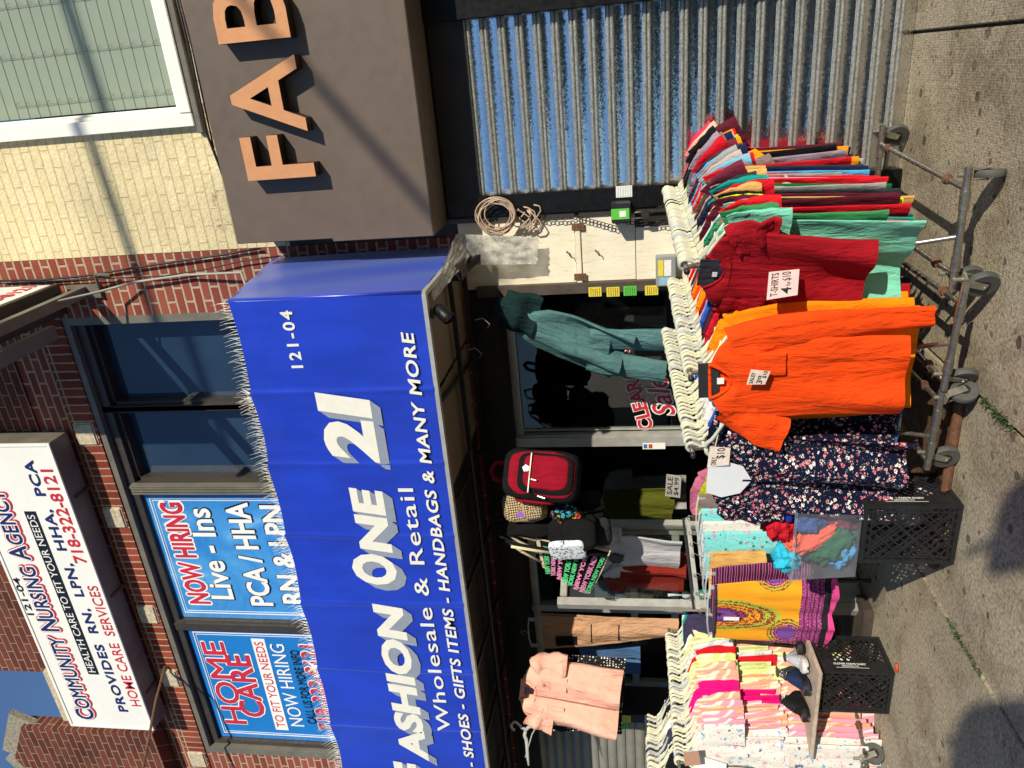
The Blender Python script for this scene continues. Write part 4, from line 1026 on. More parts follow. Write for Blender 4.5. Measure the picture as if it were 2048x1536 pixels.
def neckband(g, par, mat, r=.007):
    q = MB(); pts = g.neck+[g.neck[0], g.neck[1]]; q.tube([p+Vector((0, 0, .002)) for p in pts], r, 6, cap=False); return q.build('neckband', mat, par, smooth=True)

# ---------------- rolling racks ----------------
def caster(par, contact, heading, d=.135):
    c = Vector(contact); r = d/2; ax = Vector((-math.sin(heading), math.cos(heading), 0)); fwv = Vector((math.cos(heading), math.sin(heading), 0))
    hub = c+Vector((0, 0, r))
    w_ = MB(); w_.lathe([(r*.72, -.016), (r*.95, -.016), (r, -.009), (r, .009), (r*.95, .016), (r*.72, .016)], hub, ax, 26)
    wh = w_.build('wheel', M['rubber'], par, auto=40)
    q = MB(); q.lathe([(r*.24, -.019), (r*.70, -.012), (r*.715, -.012), (r*.715, .012), (r*.70, .012), (r*.24, .019)], hub, ax, 22); q.build('rim', M['blackmatt'], wh, auto=40)
    f = MB(); top = hub+Vector((0, 0, r+.018))-fwv*.035
    for s in (-1, 1):
        o = ax*s*.024; f.bar(hub+o-Vector((0, 0, .008)), top+o-Vector((0, 0, .0)), .034, .004, ax)
    f.bar(top-fwv*.022, top+fwv*.022, .052, .010); f.lathe([(.009, 0), (.009, .05)], top, (0, 0, 1), 10); f.tube([hub-ax*.03, hub+ax*.03], .006, 8)
    fk = f.build('fork', M['zinc'], par)
    return top
def rack(lab, B, F, bars, z=.17, casters=(), links=(), ups=(), chrome='chrome'):
    r_ = thing('garment_rack', lab, 'clothes rack', (0, 0, 0), 'rolling garment racks')
    B, F = Vector(B), Vector(F); d = (F-B).normalized()
    q = MB(); q.tube([B-d*.03, F+d*.03], .0125, 14); q.build('rail', M[chrome], r_, smooth=False, auto=40)
    q = MB(); q.lathe([(.0145, 0), (.0145, .02), (.004, .026)], F+d*.03, d, 12); q.build('end_cap', M['blackmatt'], r_, smooth=True)
    for up in ups:
        q = MB(); q.tube(up, .0115, 10); q.build('upright', M[chrome], r_, auto=40)
    for a, b in bars:
        a, b = Vector(a), Vector(b); q = MB(); q.tube([a, b], .0165, 12); d_ = (b-a).normalized()
        q.tube([a+d_*.10, a+d_*.18], .0205, 12); q.tube([b-d_*.16, b-d_*.09], .0205, 12); q.build('base_bar', M[chrome], r_, auto=40)
    for a, b in links:
        a, b = Vector(a), Vector(b); d_ = (b-a).normalized(); q = MB(); q.tube([a, b], .0125, 10); o = q.build('side_bar', M[chrome], r_, auto=40)
        q = MB(); q.tube([a+d_*.10, a+d_*.15], .019, 10); q.build('clamp', M['rust'], o); q = MB(); q.tube([b-d_*.22, b-d_*.17], .018, 10); q.torus(b-d_*.2, d_, .019, .006, 14, 6); q.build('clamp', M['rust'], o)
    for c, h in casters: caster(r_, c, h)
    return r_
RA, RAF = Vector((-.745, -.10, 1.362)), Vector((-.905, -1.36, 1.346))
rack('rolling rack packed with short sleeved t-shirts in front of the steel shutter', RA, RAF,
     [((-.45, -.145, .17), (-1.05, -.15, .17)), ((-.535, -1.315, .17), (-1.075, -1.335, .17))],
     casters=[((-.52, -.07, 0), R(150)), ((-.575, -1.262, 0), R(97)), ((-1.02, -.12, 0), R(95)), ((-1.05, -1.24, 0), R(160))],
     links=[((-.555, -.16, .172), (-.625, -1.32, .172)), ((-.98, -.16, .172), (-1.0, -1.33, .172))],
     ups=[[RAF+Vector((0, .02, 0)), (-.90, -1.26, .7), (-.895, -1.22, .44), (-.87, -1.25, .33), (-.83, -1.325, .17)], [RA+Vector((.0, 0, 0)), (-.745, -.11, .5), (-.745, -.15, .17)]])
RB, RBF = Vector((-1.31, -.12, 1.335)), Vector((-1.425, -1.40, 1.324))
rack('rolling rack of long sleeved shirts between the t-shirts and the floral dresses', RB, RBF,
     [((-1.02, -.2, .17), (-1.55, -.2, .17)), ((-1.005, -1.46, .17), (-1.535, -1.40, .17))],
     casters=[((-1.035, -1.38, 0), R(150)), ((-1.50, -1.33, 0), R(140)), ((-1.05, -.2, 0), R(100)), ((-1.5, -.2, 0), R(60))],
     links=[((-1.10, -.2, .172), (-1.10, -1.45, .172)), ((-1.46, -.2, .172), (-1.49, -1.40, .172))],
     ups=[[RBF+Vector((0, .02, 0)), (-1.41, -1.30, .6), (-1.40, -1.26, .38), (-1.34, -1.33, .26), (-1.29, -1.43, .17)], [RB, (-1.31, -.2, .17)]])
RC, RCF = Vector((-1.64, -.12, 1.375)), Vector((-1.885, -1.32, 1.306))
rack('rolling rack of patterned dresses with cream hangers nearest the shop door', RC, RCF,
     [((-1.58, -.2, .17), (-1.95, -.2, .17)), ((-1.545, -1.39, .17), (-1.985, -1.35, .17))],
     casters=[((-1.56, -1.36, 0), R(60)), ((-1.95, -1.29, 0), R(160)), ((-1.6, -.2, 0), R(60)), ((-1.92, -.2, 0), R(60))],
     links=[((-1.62, -.2, .172), (-1.60, -1.38, .172)), ((-1.92, -.2, .172), (-1.94, -1.35, .172))],
     ups=[[RCF+Vector((0, .02, 0)), (-1.87, -1.22, .6), (-1.86, -1.18, .36), (-1.83, -1.26, .26), (-1.80, -1.36, .17)], [RC, (-1.64, -.2, .17)]])

_used = {}
def uniq(lab):
    _used[lab] = _used.get(lab, 0)+1; return lab
def stack(B, F, cols, protos, noun, place_txt, group, hgroup, hlabel, rz, jit=.08, t0=.02, t1=.97, skip=0, cat='shirt', drop=.086, pats=None):
    n = len(cols)
    labs = []
    for i, c in enumerate(cols):
        prev = cols[i-1] if i else None; nxt = cols[i+1] if i < n-1 else None
        l = c+' '+noun
        if prev and nxt: l += ' between the '+prev+' and '+nxt+' ones '+place_txt
        elif nxt: l += ' in front of the '+nxt+' one '+place_txt
        else: l += ' last behind the '+prev+' one '+place_txt
        labs.append(l)
    cnt = {}
    for i, c in enumerate(cols):
        t_ = t1+(t0-t1)*i/(n-1)
        p = B.lerp(F, t_); r_ = (rz[0]+(rz[1]-rz[0])*i/(n-1))+random.uniform(-jit, jit)
        cnt[labs[i]] = cnt.get(labs[i], 0)+1
        add_hanger(p+Vector((0, 0, .0)), r_, hlabel, hgroup)
        if i < skip: continue
        pr = protos(i)
        mt = pats[c] if pats and c in pats else CM(c)
        lab = labs[i]
        if labs.count(lab) > 1: lab = lab.replace(' '+noun, ' '+noun+' number', 1) if False else lab
        place(pr, p+Vector((random.uniform(-.008, .008), 0, -drop+random.uniform(-.022, .004))), r_, mt, lab, cat, group, random.uniform(-.05, .03))

# --- t-shirts, front to back ---
tee_cols = ['dark red', 'mint', 'green', 'bright red', 'teal', 'red', 'mint', 'maroon', 'neon yellow', 'black', 'camel', 'red', 'maroon', 'navy', 'teal', 'charcoal', 'grey', 'plum', 'camel', 'tan', 'dark green', 'bright red', 'pale blue', 'red',
            'beige', 'grey', 'bright red', 'sky blue', 'navy', 'charcoal', 'red', 'plum', 'lilac grey', 'taupe', 'mustard', 'beige', 'navy', 'lime', 'bright red', 'black', 'mustard', 'charcoal', 'maroon', 'black', 'peach', 'coral pink']
tees = []; TW = [(9, 1.0), (12, 3.1), (5, .4)]
for k in range(14):
    tees.append(proto(garment(L=random.uniform(.68, .93), hw=random.uniform(.215, .25), sR=(22+k*3.6+random.uniform(-9, 9), random.uniform(.17, .27)), sL=(60, .2), th=.010, fold=.014, seed=k*1.7, nu=32, nv=18, slw=random.uniform(.085, .105), skew=random.uniform(-.06, .02), wav=TW, swp=random.uniform(-.02, .06), nseed=5), 't_shirt'))
def tee_pick(i):
    n = len(tee_cols); f = i/(n-1)
    k = int((1-f)*9+random.uniform(0, 5)); return tees[max(0, min(13, k))]
stack(RA, RAF, tee_cols, tee_pick, 't-shirt', 'by the steel shutter', 't-shirts on the rack by the shutter', 'cream hangers on the t-shirt rack', 'cream plastic hanger on the t-shirt rack by the steel shutter', (R(-24), R(-8)), .045, skip=1)
# front t-shirt
fp = RA.lerp(RAF, .985)
g = garment(L=.72, hw=.235, hem=.20, D=.085, sR=(58, .20), sL=(70, .2), th=.020, fold=.015, seed=3, nu=60, nv=30, skew=-.03, sh=.20)
ft = g.build('t_shirt', CM('dark red'), smooth=True); ft.location = fp+Vector((-.02, -.035, -.085)); ft.rotation_euler = (0, R(4), R(-24))
tag(ft, 'dark red t-shirt at the front of its rack with a paper price sign pinned on', 'shirt', 't-shirts on the rack by the shutter'); neckband(g, ft, CM('dark red'))
q = MB(); q.box(-.075, .075, -.010, -.004, -.055, .030); q.build('collar_insert', CM('charcoal'), ft)
q = MB(); q.box(-.06, .06, .006, .010, -.075, -.01); q.build('lining', CM('pale blue'), ft)
q = MB(); q.box(-.013, .013, -.020, -.0185, -.052, -.030); q.build('neck_tag', M['signwhite'], ft)
# a green sleeve thrown forward over the front shirts
def flap(pts3, name, mat, lab, group, th=.012, n=14):
    a, b, c, d = [Vector(p) for p in pts3]
    def fn(u, v):
        p = a.lerp(b, u).lerp(d.lerp(c, u), v); q = .010*noise.noise(Vector((u*4, v*4, a.x*9)))+.010*math.sin(u*6)*math.sin(v*3)
        return p+Vector((0, q-.02*math.sin(math.pi*v)*math.sin(math.pi*u), 0))
    m = MB(); m.grid(fn, n, n); vs2 = [v_+Vector((.004, th, .002)) for v_ in m.v]; m._add(vs2, m.f[:])
    o = m.build(name, mat, smooth=True); return o
sl = flap([W(1470, 458, -1.37), W(1577, 460, -1.35), W(1558, 475, -1.37), W(1522, 508, -1.42)], 'sleeve', CM('green'), '', None)
gs_ = [o for o in C.objects if o.get('label', '').startswith('green t-shirt')][0]
sl.parent = gs_; bpy.context.view_layer.update(); sl.matrix_parent_inverse = gs_.matrix_world.inverted()
for c_, px, Y_ in (('neon yellow', ((1598, 470), (1620, 452), (1652, 487), (1604, 490)), -1.30), ('bright red', ((1556, 492), (1600, 478), (1618, 505), (1578, 522)), -1.40), ('coral pink', ((1396, 334), (1468, 252), (1496, 286), (1420, 332)), -.20),
                  ('mustard', ((1440, 332), (1512, 299), (1532, 313), (1452, 346)), -.45), ('taupe', ((1506, 322), (1540, 308), (1553, 330), (1520, 348)), -.52), ('lime', ((1576, 324), (1600, 313), (1636, 337), (1590, 341)), -.50),
                  ('beige', ((1543, 372), (1574, 350), (1597, 394), (1566, 406)), -.80), ('dark green', ((1500, 412), (1560, 392), (1572, 408), (1512, 424)), -.98), ('camel', ((1470, 425), (1560, 408), (1580, 424), (1490, 438)), -1.05)):
    f_ = flap([W(x, y, Y_-(.03 if k == 2 else 0)) for k, (x, y) in enumerate(px)], 'sleeve', CM(c_), '', None)
    pr_ = [o for o in C.objects if o.get('label', '').startswith(c_+' t-shirt')]
    f_.parent = pr_[0]; bpy.context.view_layer.update(); f_.matrix_parent_inverse = pr_[0].matrix_world.inverted()
def card(name, corners, lines, mat, lab, cat='price sign', ink=None, thick=.002, group=None):
    """paper card from its four corners tl, tr, br, bl with hand lettering: lines = (text, u0, v0, u1, v1, shear)"""
    tl, tr, br, bl_ = [Vector(p) for p in corners]; ux = (tr-tl); uy = (tl-bl_); n = ux.cross(uy).normalized()
    o = thing(name, lab, cat, (0, 0, 0), group)
    m = MB(); m.hexa([bl_, br, br-n*thick, bl_-n*thick, tl, tr, tr-n*thick, tl-n*thick]); m.build('paper', mat, o)
    m = MB()
    for (tx, u0, v0, u1, v1, shr) in lines:
        p = bl_.lerp(br, u0)+uy*v0
        lettering(m, tx, p+n*.0008, ux, uy, ux.length*(u1-u0), uy.length*(v1-v0), .008, shr, .0008)
    if lines: m.build('writing', ink or M['ink'], o)
    return o
kraft = flat('card', H('#d8c8b8'), .85, 0, .1, 30); kraft2 = flat('brown card', H('#b98d72'), .85, 0, .1, 30); greyc = flat('grey card', H('#56606a'), .8, 0, .08)
card('price_sign', [W(1533, 600, -1.47), W(1538, 544, -1.43), W(1599, 538, -1.43), W(1595, 590, -1.47)], [('T-SHIRTS', .1, .66, .93, .9, .1), ('4', .12, .22, .36, .56, .1), ('for', .42, .26, .58, .42, .1), ('$10', .62, .22, .95, .56, .1)], flat('pinkish paper', H('#d9bcb4'), .85, 0, .08, 30), 'pinkish paper price sign pinned on the dark red t-shirt')
card('blank_card', [W(1374, 368, -.5), W(1385, 328, -.5), W(1412, 333, -.5), W(1398, 374, -.5)], [], greyc, 'blank dark grey card standing among the hangers at the back of the t-shirt rack', 'card')

# --- long sleeves, front to back ---
ls_cols = ['orange', 'amber', 'amber', 'amber', 'dark red', 'red', 'maroon', 'navy', 'navy', 'blue', 'royal blue', 'navy', 'grey', 'dark red', 'amber', 'navy', 'charcoal', 'red', 'orange', 'amber', 'red', 'teal', 'navy', 'charcoal', 'coral pink', 'red', 'white', 'orange', 'mint', 'white']
lss = []
for k in range(8):
    lss.append(proto(garment(L=random.uniform(.84, .96), hw=.235, sR=(60, random.uniform(.74, .90)), sL=(70, .8), th=.010, fold=.008, seed=20+k, nu=28, nv=16, slw=.082, long=True, wav=TW, nseed=6, skew=random.uniform(-.03, .02)), 'long_sleeve_shirt'))
lsh = [proto(garment(L=.74, hw=.235, sR=(40+k*6, .22), sL=(70, .2), th=.010, fold=.005, seed=40+k, nu=28, nv=16), 't_shirt') for k in range(4)]
stack(RB, RBF, ls_cols, lambda i: lss[i % 8] if i < 17 else lsh[i % 4], 'shirt', 'on the middle rack', 'shirts on the middle rack', 'cream hangers on the middle rack', 'cream plastic hanger on the middle rack of long sleeved shirts', (R(0), R(-4)), .03, skip=1)
g = garment(L=.86, hw=.235, hem=.225, D=.095, sR=(60, .86), sL=(66, .36), th=.024, fold=.012, seed=9, nu=72, nv=36, slw=.088, long=False, skew=-.04)
# long right sleeve, short folded left sleeve
g = garment(L=.86, hw=.205, hem=.205, sh=.19, D=.095, sR=(60, .0), sL=(40, .30), th=.024, fold=.012, seed=9, nu=72, nv=36, slw=.088, skew=-.03)
g2 = garment(L=.3, hw=.1, sR=(60, .86), sL=(60, .0), th=.026, fold=.013, seed=9, slw=.088, long=True); n0 = 36*20
g2v = g2.v[len(g2.v)-9*14:]; g._add(g2v, [(k*14+q, k*14+(q+1) % 14, (k+1)*14+(q+1) % 14, (k+1)*14+q) for k in range(8) for q in range(14)])
of = g.build('long_sleeve_shirt', CM('orange'), smooth=True); of.location = RB.lerp(RBF, 1.0)+Vector((0.0, -.085, -.085)); of.rotation_euler = (0, R(-2), R(-3))
tag(of, 'bright orange long sleeved shirt at the front of the middle rack with a chest pocket', 'shirt', 'shirts on the middle rack'); neckband(g, of, CM('orange'), .009)
def patch(par, x0, x1, z0, z1, y, mat, name='pocket', bul=.008):
    q = MB(); q.grid(lambda u, v: Vector((x0+(x1-x0)*u, y-bul*math.sin(math.pi*u)-.004*math.sin(u*9)*v, z1+(z0-z1)*v)), 10, 8)
    q.tube([(x0, y-.001, z1), ((x0+x1)/2, y-bul-.001, z1), (x1, y-.001, z1)], .002, 5); return q.build(name, mat, par, smooth=True)
patch(of, .03, .15, -.33, -.19, -.040, CM('orange'))
q = MB(); q.box(-.016, .016, -.006, -.004, -.062, -.03); q.build('neck_tag', M['signwhite'], of)
q = MB(); q.box(-.09, .09, .004, .012, -.04, .055); q.build('collar_board', flat('black board', (.02, .02, .022), .6), of)
card('price_sign', [W(1493, 769, -1.56), W(1502, 739, -1.56), W(1541, 743, -1.56), W(1530, 769, -1.56)], [('SALE!!', .08, .70, .8, .92, .1), ('3', .06, .2, .3, .52, .1), ('FOR', .38, .34, .66, .54, .1), ('$10', .5, .06, .96, .32, .1)], kraft, 'small card price sign pinned on the orange long sleeved shirt')

# --- floral dresses ---
fd = ['navy floral', 'navy floral', 'blue floral', 'mixed print', 'navy floral', 'mixed print', 'white floral', 'blue floral', 'mixed print', 'navy floral', 'black', 'mixed print', 'navy floral', 'charcoal', 'mixed print', 'blue floral', 'navy', 'mixed print', 'black', 'navy floral', 'mixed print', 'charcoal', 'navy floral', 'black', 'mixed print', 'navy', 'charcoal', 'black', 'navy floral', 'navy', 'mixed print', 'black', 'charcoal', 'navy', 'mixed print', 'black']
pats = {'navy floral': M['floral_navy'], 'blue floral': M['floral_blue'], 'mixed print': M['floral_multi'], 'white floral': M['floral_white']}
drs = [proto(garment(L=.88+.03*k, hw=.22, hem=.25, sR=(66, .2), sL=(64, .22), th=.010, fold=.005, seed=60+k, nu=28, nv=16), 'dress') for k in range(4)]
stack(RC, RCF, fd, lambda i: drs[i % 4], 'dress', 'nearest the shop door', 'dresses on the rack nearest the door', 'cream hangers on the dress rack', 'cream plastic hanger on the dress rack nearest the shop door', (R(-6), R(-2)), .03, skip=1, cat='dress', pats=pats)
g = garment(L=.93, hw=.225, hem=.245, D=.13, sR=(70, .25), sL=(62, .30), th=.03, fold=.016, seed=12, nu=72, nv=36, slw=.095, neck=.085)
fl_ = g.build('dress', M['floral_navy'], smooth=True); fl_.location = RC.lerp(RCF, 1.0)+Vector((-.09, -.08, -.085)); fl_.rotation_euler = (0, R(2), R(-8))
tag(fl_, 'navy floral short sleeved dress at the front with a white collar board', 'dress', 'dresses on the rack nearest the door')
q = MB(); q.prism([(-.085, .02), (.085, .02), (.115, -.06), (.085, -.15), (0, -.20), (-.085, -.15), (-.115, -.06)], (0, -.048, 0), XA, ZA, .003); q.build('collar_board', flat('white board', H('#e6e8ea'), .5, 0, .03), fl_)
q = MB(); q.box(-.004, .004, -.055, -.030, -.5, -.15); q.build('placket', M['floral_navy'], fl_)
card('price_sign', [W(1414, 935, -1.46), W(1420, 893, -1.46), W(1461, 896, -1.48), W(1458, 930, -1.48)], [('ONLY', .1, .6, .5, .85, .2), ('$10', .45, .2, .95, .62, .1)], kraft, 'crumpled paper price sign hung at the neck of the floral dress')

# ---------------- pyjama rack on the left ----------------
PB_, PF_ = W(1338, 1262, -.10), W(1358, 1530, -1.00)
rack('rack of pastel pyjamas and dresses at the left side of the shop door', PB_, PF_, [((PB_.x-.25, -.1, .13), (PB_.x+.25, -.1, .13)), ((PF_.x-.25, -1.0, .13), (PF_.x+.2, -1.0, .13))],
     casters=[((PF_.x-.2, -.97, 0), 0), ((PF_.x+.17, -.97, 0), R(60))], links=[((PB_.x+.2, -.1, .13), (PF_.x+.18, -1.0, .13))], ups=[[PF_+Vector((0, .02, 0)), (PF_.x, -.98, .13)], [PB_, (PB_.x, -.1, .13)]])
pc = ['white butterfly', 'white butterfly', 'rose striped', 'rose striped', 'peach print', 'rose striped', 'pink striped', 'rose striped', 'hot pink', 'hot pink', 'pink striped', 'pink striped', 'pink striped', 'lime striped', 'lime striped', 'lime striped', 'red', 'white floral stripe', 'lime striped', 'pink striped', 'lime striped', 'mixed print', 'slate purple', 'slate purple', 'turquoise', 'white', 'turquoise']
pp = {'white butterfly': M['floral_white'], 'rose striped': M['z_rose'], 'peach print': M['z_peach'], 'white floral stripe': M['z_white'], 'pink striped': M['z_pink'], 'lime striped': M['z_lime'], 'mixed print': M['floral_multi']}
pjs = []
for k in range(6):
    a = garment(L=.60+.02*(k % 3), hw=.21, hem=.225, sR=(58+k*4, .26), sL=(64, .22), th=.013, fold=.007, seed=80+k, nu=32, nv=16, slw=.09, skew=.02)
    pt = legs(L=.62+.02*k, hw=.20, z0=-.52, th=.011, fold=.007, seed=k)
    pjs.append((proto(a, 'pyjama_set'), proto(pt, 'trousers')))
lgs = [proto(garment(L=.98, hw=.2, hem=.27, sR=(70, .1), sL=(70, .1), th=.013, fold=.008, seed=95+k, nu=32, nv=16), 'dress') for k in range(2)]
n = len(pc)
for i, c in enumerate(pc):
    p = PF_.lerp(PB_, .02+.93*i/(n-1)); r_ = R(12)+random.uniform(-.07, .07)
    for _ in range(1): add_hanger(p, r_, 'cream plastic hanger on the pyjama rack', 'cream hangers on the pyjama rack')
    if i: add_hanger(PF_.lerp(PB_, .02+.93*(i-.5)/(n-1)), r_+.03, 'cream plastic hanger on the pyjama rack', 'cream hangers on the pyjama rack')
    nb = ' behind the %s one' % pc[i-1] if i else ' at the very front of the pyjama rack'
    nf = ' and before the %s one' % pc[i+1] if 0 < i < n-1 else ''
    pos = p+Vector((.15 if i > n-6 else 0, 0, -.098+random.uniform(-.01, .005)))
    mt = pp.get(c) or CM(c)
    if c in ('slate purple', 'turquoise', 'white'):
        place(lgs[i % 2], pos, r_, mt, c+' dress'+nb+nf, 'dress', 'dresses at the back of the pyjama rack')
    else:
        a, b = pjs[(i*5) % 6]; o = place(a, pos, r_, mt, c+' pyjama set'+nb+nf, 'pyjamas', 'pyjama sets on the rack')
        t_ = b.copy(); C.objects.link(t_); t_.parent = o; t_.material_slots[0].link = 'OBJECT'; t_.material_slots[0].material = M['z_pink'] if i in (9, 16) else mt
    if i == 0: front_pj = o
q = MB(); q.grid(lambda u, v: Vector((-.10+.2*u*(1-.6*v)+.06*v, -.03-.01*v, .0-.22*v)), 8, 8); q.build('collar_board', M['signwhite'], front_pj, smooth=True)
card('price_sign', [W(1370, 1532, -1.07), W(1367, 1505, -1.07), W(1397, 1502, -1.07), W(1402, 1530, -1.07)], [], kraft2, 'small brown card with faint writing hung on the pyjama rack')
# second row of hangers behind, further left
QB, QF = W(1297, 1435, -.30), W(1303, 1560, -.72)
rack('rear rack with empty looking cream hangers beside the grey roller shutter', QB, QF, [((QF.x-.2, QF.y, .13), (QF.x+.2, QF.y, .13))], ups=[[QF, (QF.x, QF.y, .13)], [QB, (QB.x, QB.y, .13)]])
for i in range(26):
    add_hanger(QF.lerp(QB, i/25), R(15)+random.uniform(-.08, .08), 'cream plastic hanger on the rear rack by the grey shutter', 'cream hangers on the rear rack')
qc = ['black', 'navy', 'charcoal', 'slate purple', 'white', 'grey', 'black', 'navy']
for i, c in enumerate(qc):
    place(lss[i % 8], QF.lerp(QB, .05+.9*i/7)+Vector((0, 0, -.1)), R(15), CM(c), c+' shirt on the rear rack by the grey shutter'+(' behind the %s one' % qc[i-1] if i else ', frontmost'), 'shirt', 'shirts on the rear rack')
# ---------------- milk crates ----------------
def clip_seg(x, z, dx, dz, w, h):
    ts = []
    lo, hi = -9, 9
    for p, d, m_ in ((x, dx, w), (z, dz, h)):
        if abs(d) < 1e-9: continue
        a, b = (0-p)/d, (m_-p)/d; a, b = min(a, b), max(a, b); lo, hi = max(lo, a), min(hi, b)
    return (lo, hi) if hi-lo > .01 else None
def lattice(m, o, ux, uz, w, h, sp, bw, dp):
    o, ux, uz = Vector(o), Vector(ux), Vector(uz); n = ux.cross(uz)
    for sgn in (1, -1):
        k = -h
        while k < w+h:
            s = clip_seg(k, 0, .7071*sgn, .7071, w, h) if sgn > 0 else clip_seg(k, 0, -.7071, .7071, w, h)
            if s:
                a = o+ux*(k+.7071*sgn*s[0])+uz*(.7071*s[0]); b = o+ux*(k+.7071*sgn*s[1])+uz*(.7071*s[1])
                m.bar(a+n*(.001*sgn), b+n*(.001*sgn), bw, dp, n) if False else m.bar(a+n*(.0012*sgn), b+n*(.0012*sgn), dp, bw, n)
            k += sp
def crate(lab, X0, X1, Y0, Y1, Hh, words):
    o = thing('milk_crate', lab, 'milk crate', (0, 0, 0), 'black milk crates standing on end')
    w, d = X1-X0, Y1-Y0; e = .024
    f = MB()                                     # rims and corner posts
    for z0, z1 in ((0, e), (Hh-e, Hh)):
        f.box(X0, X1, Y0, Y0+e, z0, z1); f.box(X0, X1, Y1-e, Y1, z0, z1); f.box(X0, X0+e, Y0+e, Y1-e, z0, z1); f.box(X1-e, X1, Y0+e, Y1-e, z0, z1)
    for x in (X0, X1-e):
        for y in (Y0, Y1-e): f.box(x, x+e, y, y+e, e, Hh-e)
    f.box(X1-.006, X1-.001, Y0+e, Y0+.10, e, Hh-e)           # band carrying the stamp
    f.build('frame', M['blackmatt'], o, bevel=.004)
    q = MB(); lattice(q, (X0+e, Y0+.006, e), XA, ZA, w-2*e, Hh-2*e, .050, .0075, .007)
    lattice(q, (X0+e+.02, Y0+.004, e+.02), XA, ZA, w-2*e-.04, Hh-2*e-.04, .16, .010, .010)
    for x_ in (X0+e+.018, X1-e-.018): q.box(x_-.004, x_+.004, Y0, Y0+.008, e, Hh-e)
    for z_ in (e+.018, Hh-e-.018): q.box(X0+e, X1-e, Y0-.001, Y0+.0075, z_-.004, z_+.004)
    q.build('base_grid', M['blackmatt'], o)
    q = MB(); lattice(q, (X1-.008, Y0+.10, e), (0, 1, 0), ZA, d-.10-e, Hh-2*e, .042, .008, .006)
    q.build('side_grid', M['blackmatt'], o)
    q = MB(); lattice(q, (X0+.008, Y0+e, e), (0, 1, 0), ZA, d-2*e, Hh-2*e, .042, .008, .006); q.build('side_grid', M['blackmatt'], o)
    q = MB(); lattice(q, (X0+e, Y0+e, Hh-.01), XA, (0, 1, 0), w-2*e, d-2*e, .042, .008, .006); q.build('side_grid', M['blackmatt'], o)
    q = MB()
    if words:
        # stamped sideways up the band
        lettering(q, 'CLOVER FARMS DAIRY', (X1-.0008, Y0+.078, Hh-.09), (0, 0, -1), (0, 1, 0), .22, .013, .03, thick=.0006) if False else None
        lettering(q, 'CLOVER FARMS DAIRY', (X1+.0002, Y0+.060, Hh-.10), (0, 0, -1), (0, 1, 0), .20, .016, .035, thick=.0006)
        lettering(q, 'READING, PA', (X1+.0002, Y0+.042, Hh-.15), (0, 0, -1), (0, 1, 0), .10, .012, .035, thick=.0006)
        q.box(X1-.0002, X1+.0004, Y0+.034, Y0+.037, Hh-.31, Hh-.11)
        q.build('stamp', flat('stamp ink', H('#d5d2c8'), .7), o)
    return o
crate('black milk crate standing on end under the board of shoes', -4.045, -3.695, -.95, -.62, .455, True)
crate('black milk crate standing on end under the clear bin of clothes', -2.505, -2.15, -1.425, -1.10, .462, True)
q = MB()
for k in range(5): q.blob((-2.30+random.uniform(-.05, .08), -1.25, .12+.05*k), .07, .05, .05, .5, 5, k, 14, 9)
tag(q.build('paper_bag', flat('white paper', H('#d9d9d9'), .8), smooth=True), 'crumpled white paper inside the crate under the clear bin', 'paper')

# ---------------- clear bin of clothes ----------------
bn = thing('plastic_bin', 'clear plastic bin heaped with folded clothes on top of a milk crate', 'bin', (0, 0, 0))
t = NT('clear bin plastic'); tr = t.n('BsdfTransparent'); tr.inputs[0].default_value = (.93, .94, .96, 1); t.col((.62, .64, .70)); t.set(Roughness=.28)
mx = t.n('MixShader'); t.l(t.math('MULTIPLY_ADD', t.noise(t.coord(), 5, 3), .10, .06), mx.inputs[0]); t.l(tr.outputs[0], mx.inputs[1]); t.l(t.b.outputs[0], mx.inputs[2]); t.l(mx.outputs[0], t.out.inputs[0]); M['binp'] = t.m
bx0, bx1, by0, by1, bz0, bz1 = -2.61, -2.195, -1.44, -1.10, .468, .800
def binwall(i, o_=0.0):
    m = MB()
    def c(u, v):
        s = .018*(1-v); rr = [(bx0+s, by0+s), (bx1-s, by0+s), (bx1-s, by1-s), (bx0+s, by1-s)]
        k = u*4; a = int(k) % 4; f = k-int(k); p, q_ = rr[a], rr[(a+1) % 4]
        return Vector((p[0]+(q_[0]-p[0])*f, p[1]+(q_[1]-p[1])*f, bz0+(bz1-bz0)*v))
    m.grid(c, 48, 6, True); return m
m = binwall(0); m._add([(bx0+.018, by0+.018, bz0), (bx1-.018, by0+.018, bz0), (bx1-.018, by1-.018, bz0), (bx0+.018, by1-.018, bz0)], [(0, 1, 2, 3)])
m.build('bin_wall', M['binp'], bn)
q = MB(); q.box(bx0-.012, bx1+.012, by0-.012, by0, bz1-.014, bz1); q.box(bx0-.012, bx1+.012, by1, by1+.012, bz1-.014, bz1); q.box(bx0-.012, bx0, by0, by1, bz1-.014, bz1); q.box(bx1, bx1+.012, by0, by1, bz1-.014, bz1)
q.build('rim', M['binp'], bn, bevel=.003)
def crumple(name, c, r, mat, lab, seed, grp='clothes heaped in the clear bin', amp=.38, rot=0):
    q = MB(); q.blob((0, 0, 0), r[0], r[1], r[2], amp, 6.5, seed, 44, 30, .8)
    o = q.build(name, mat, smooth=True); o.location = c; o.rotation_euler = (0, rot, 0); return tag(o, lab, 'clothes', grp)
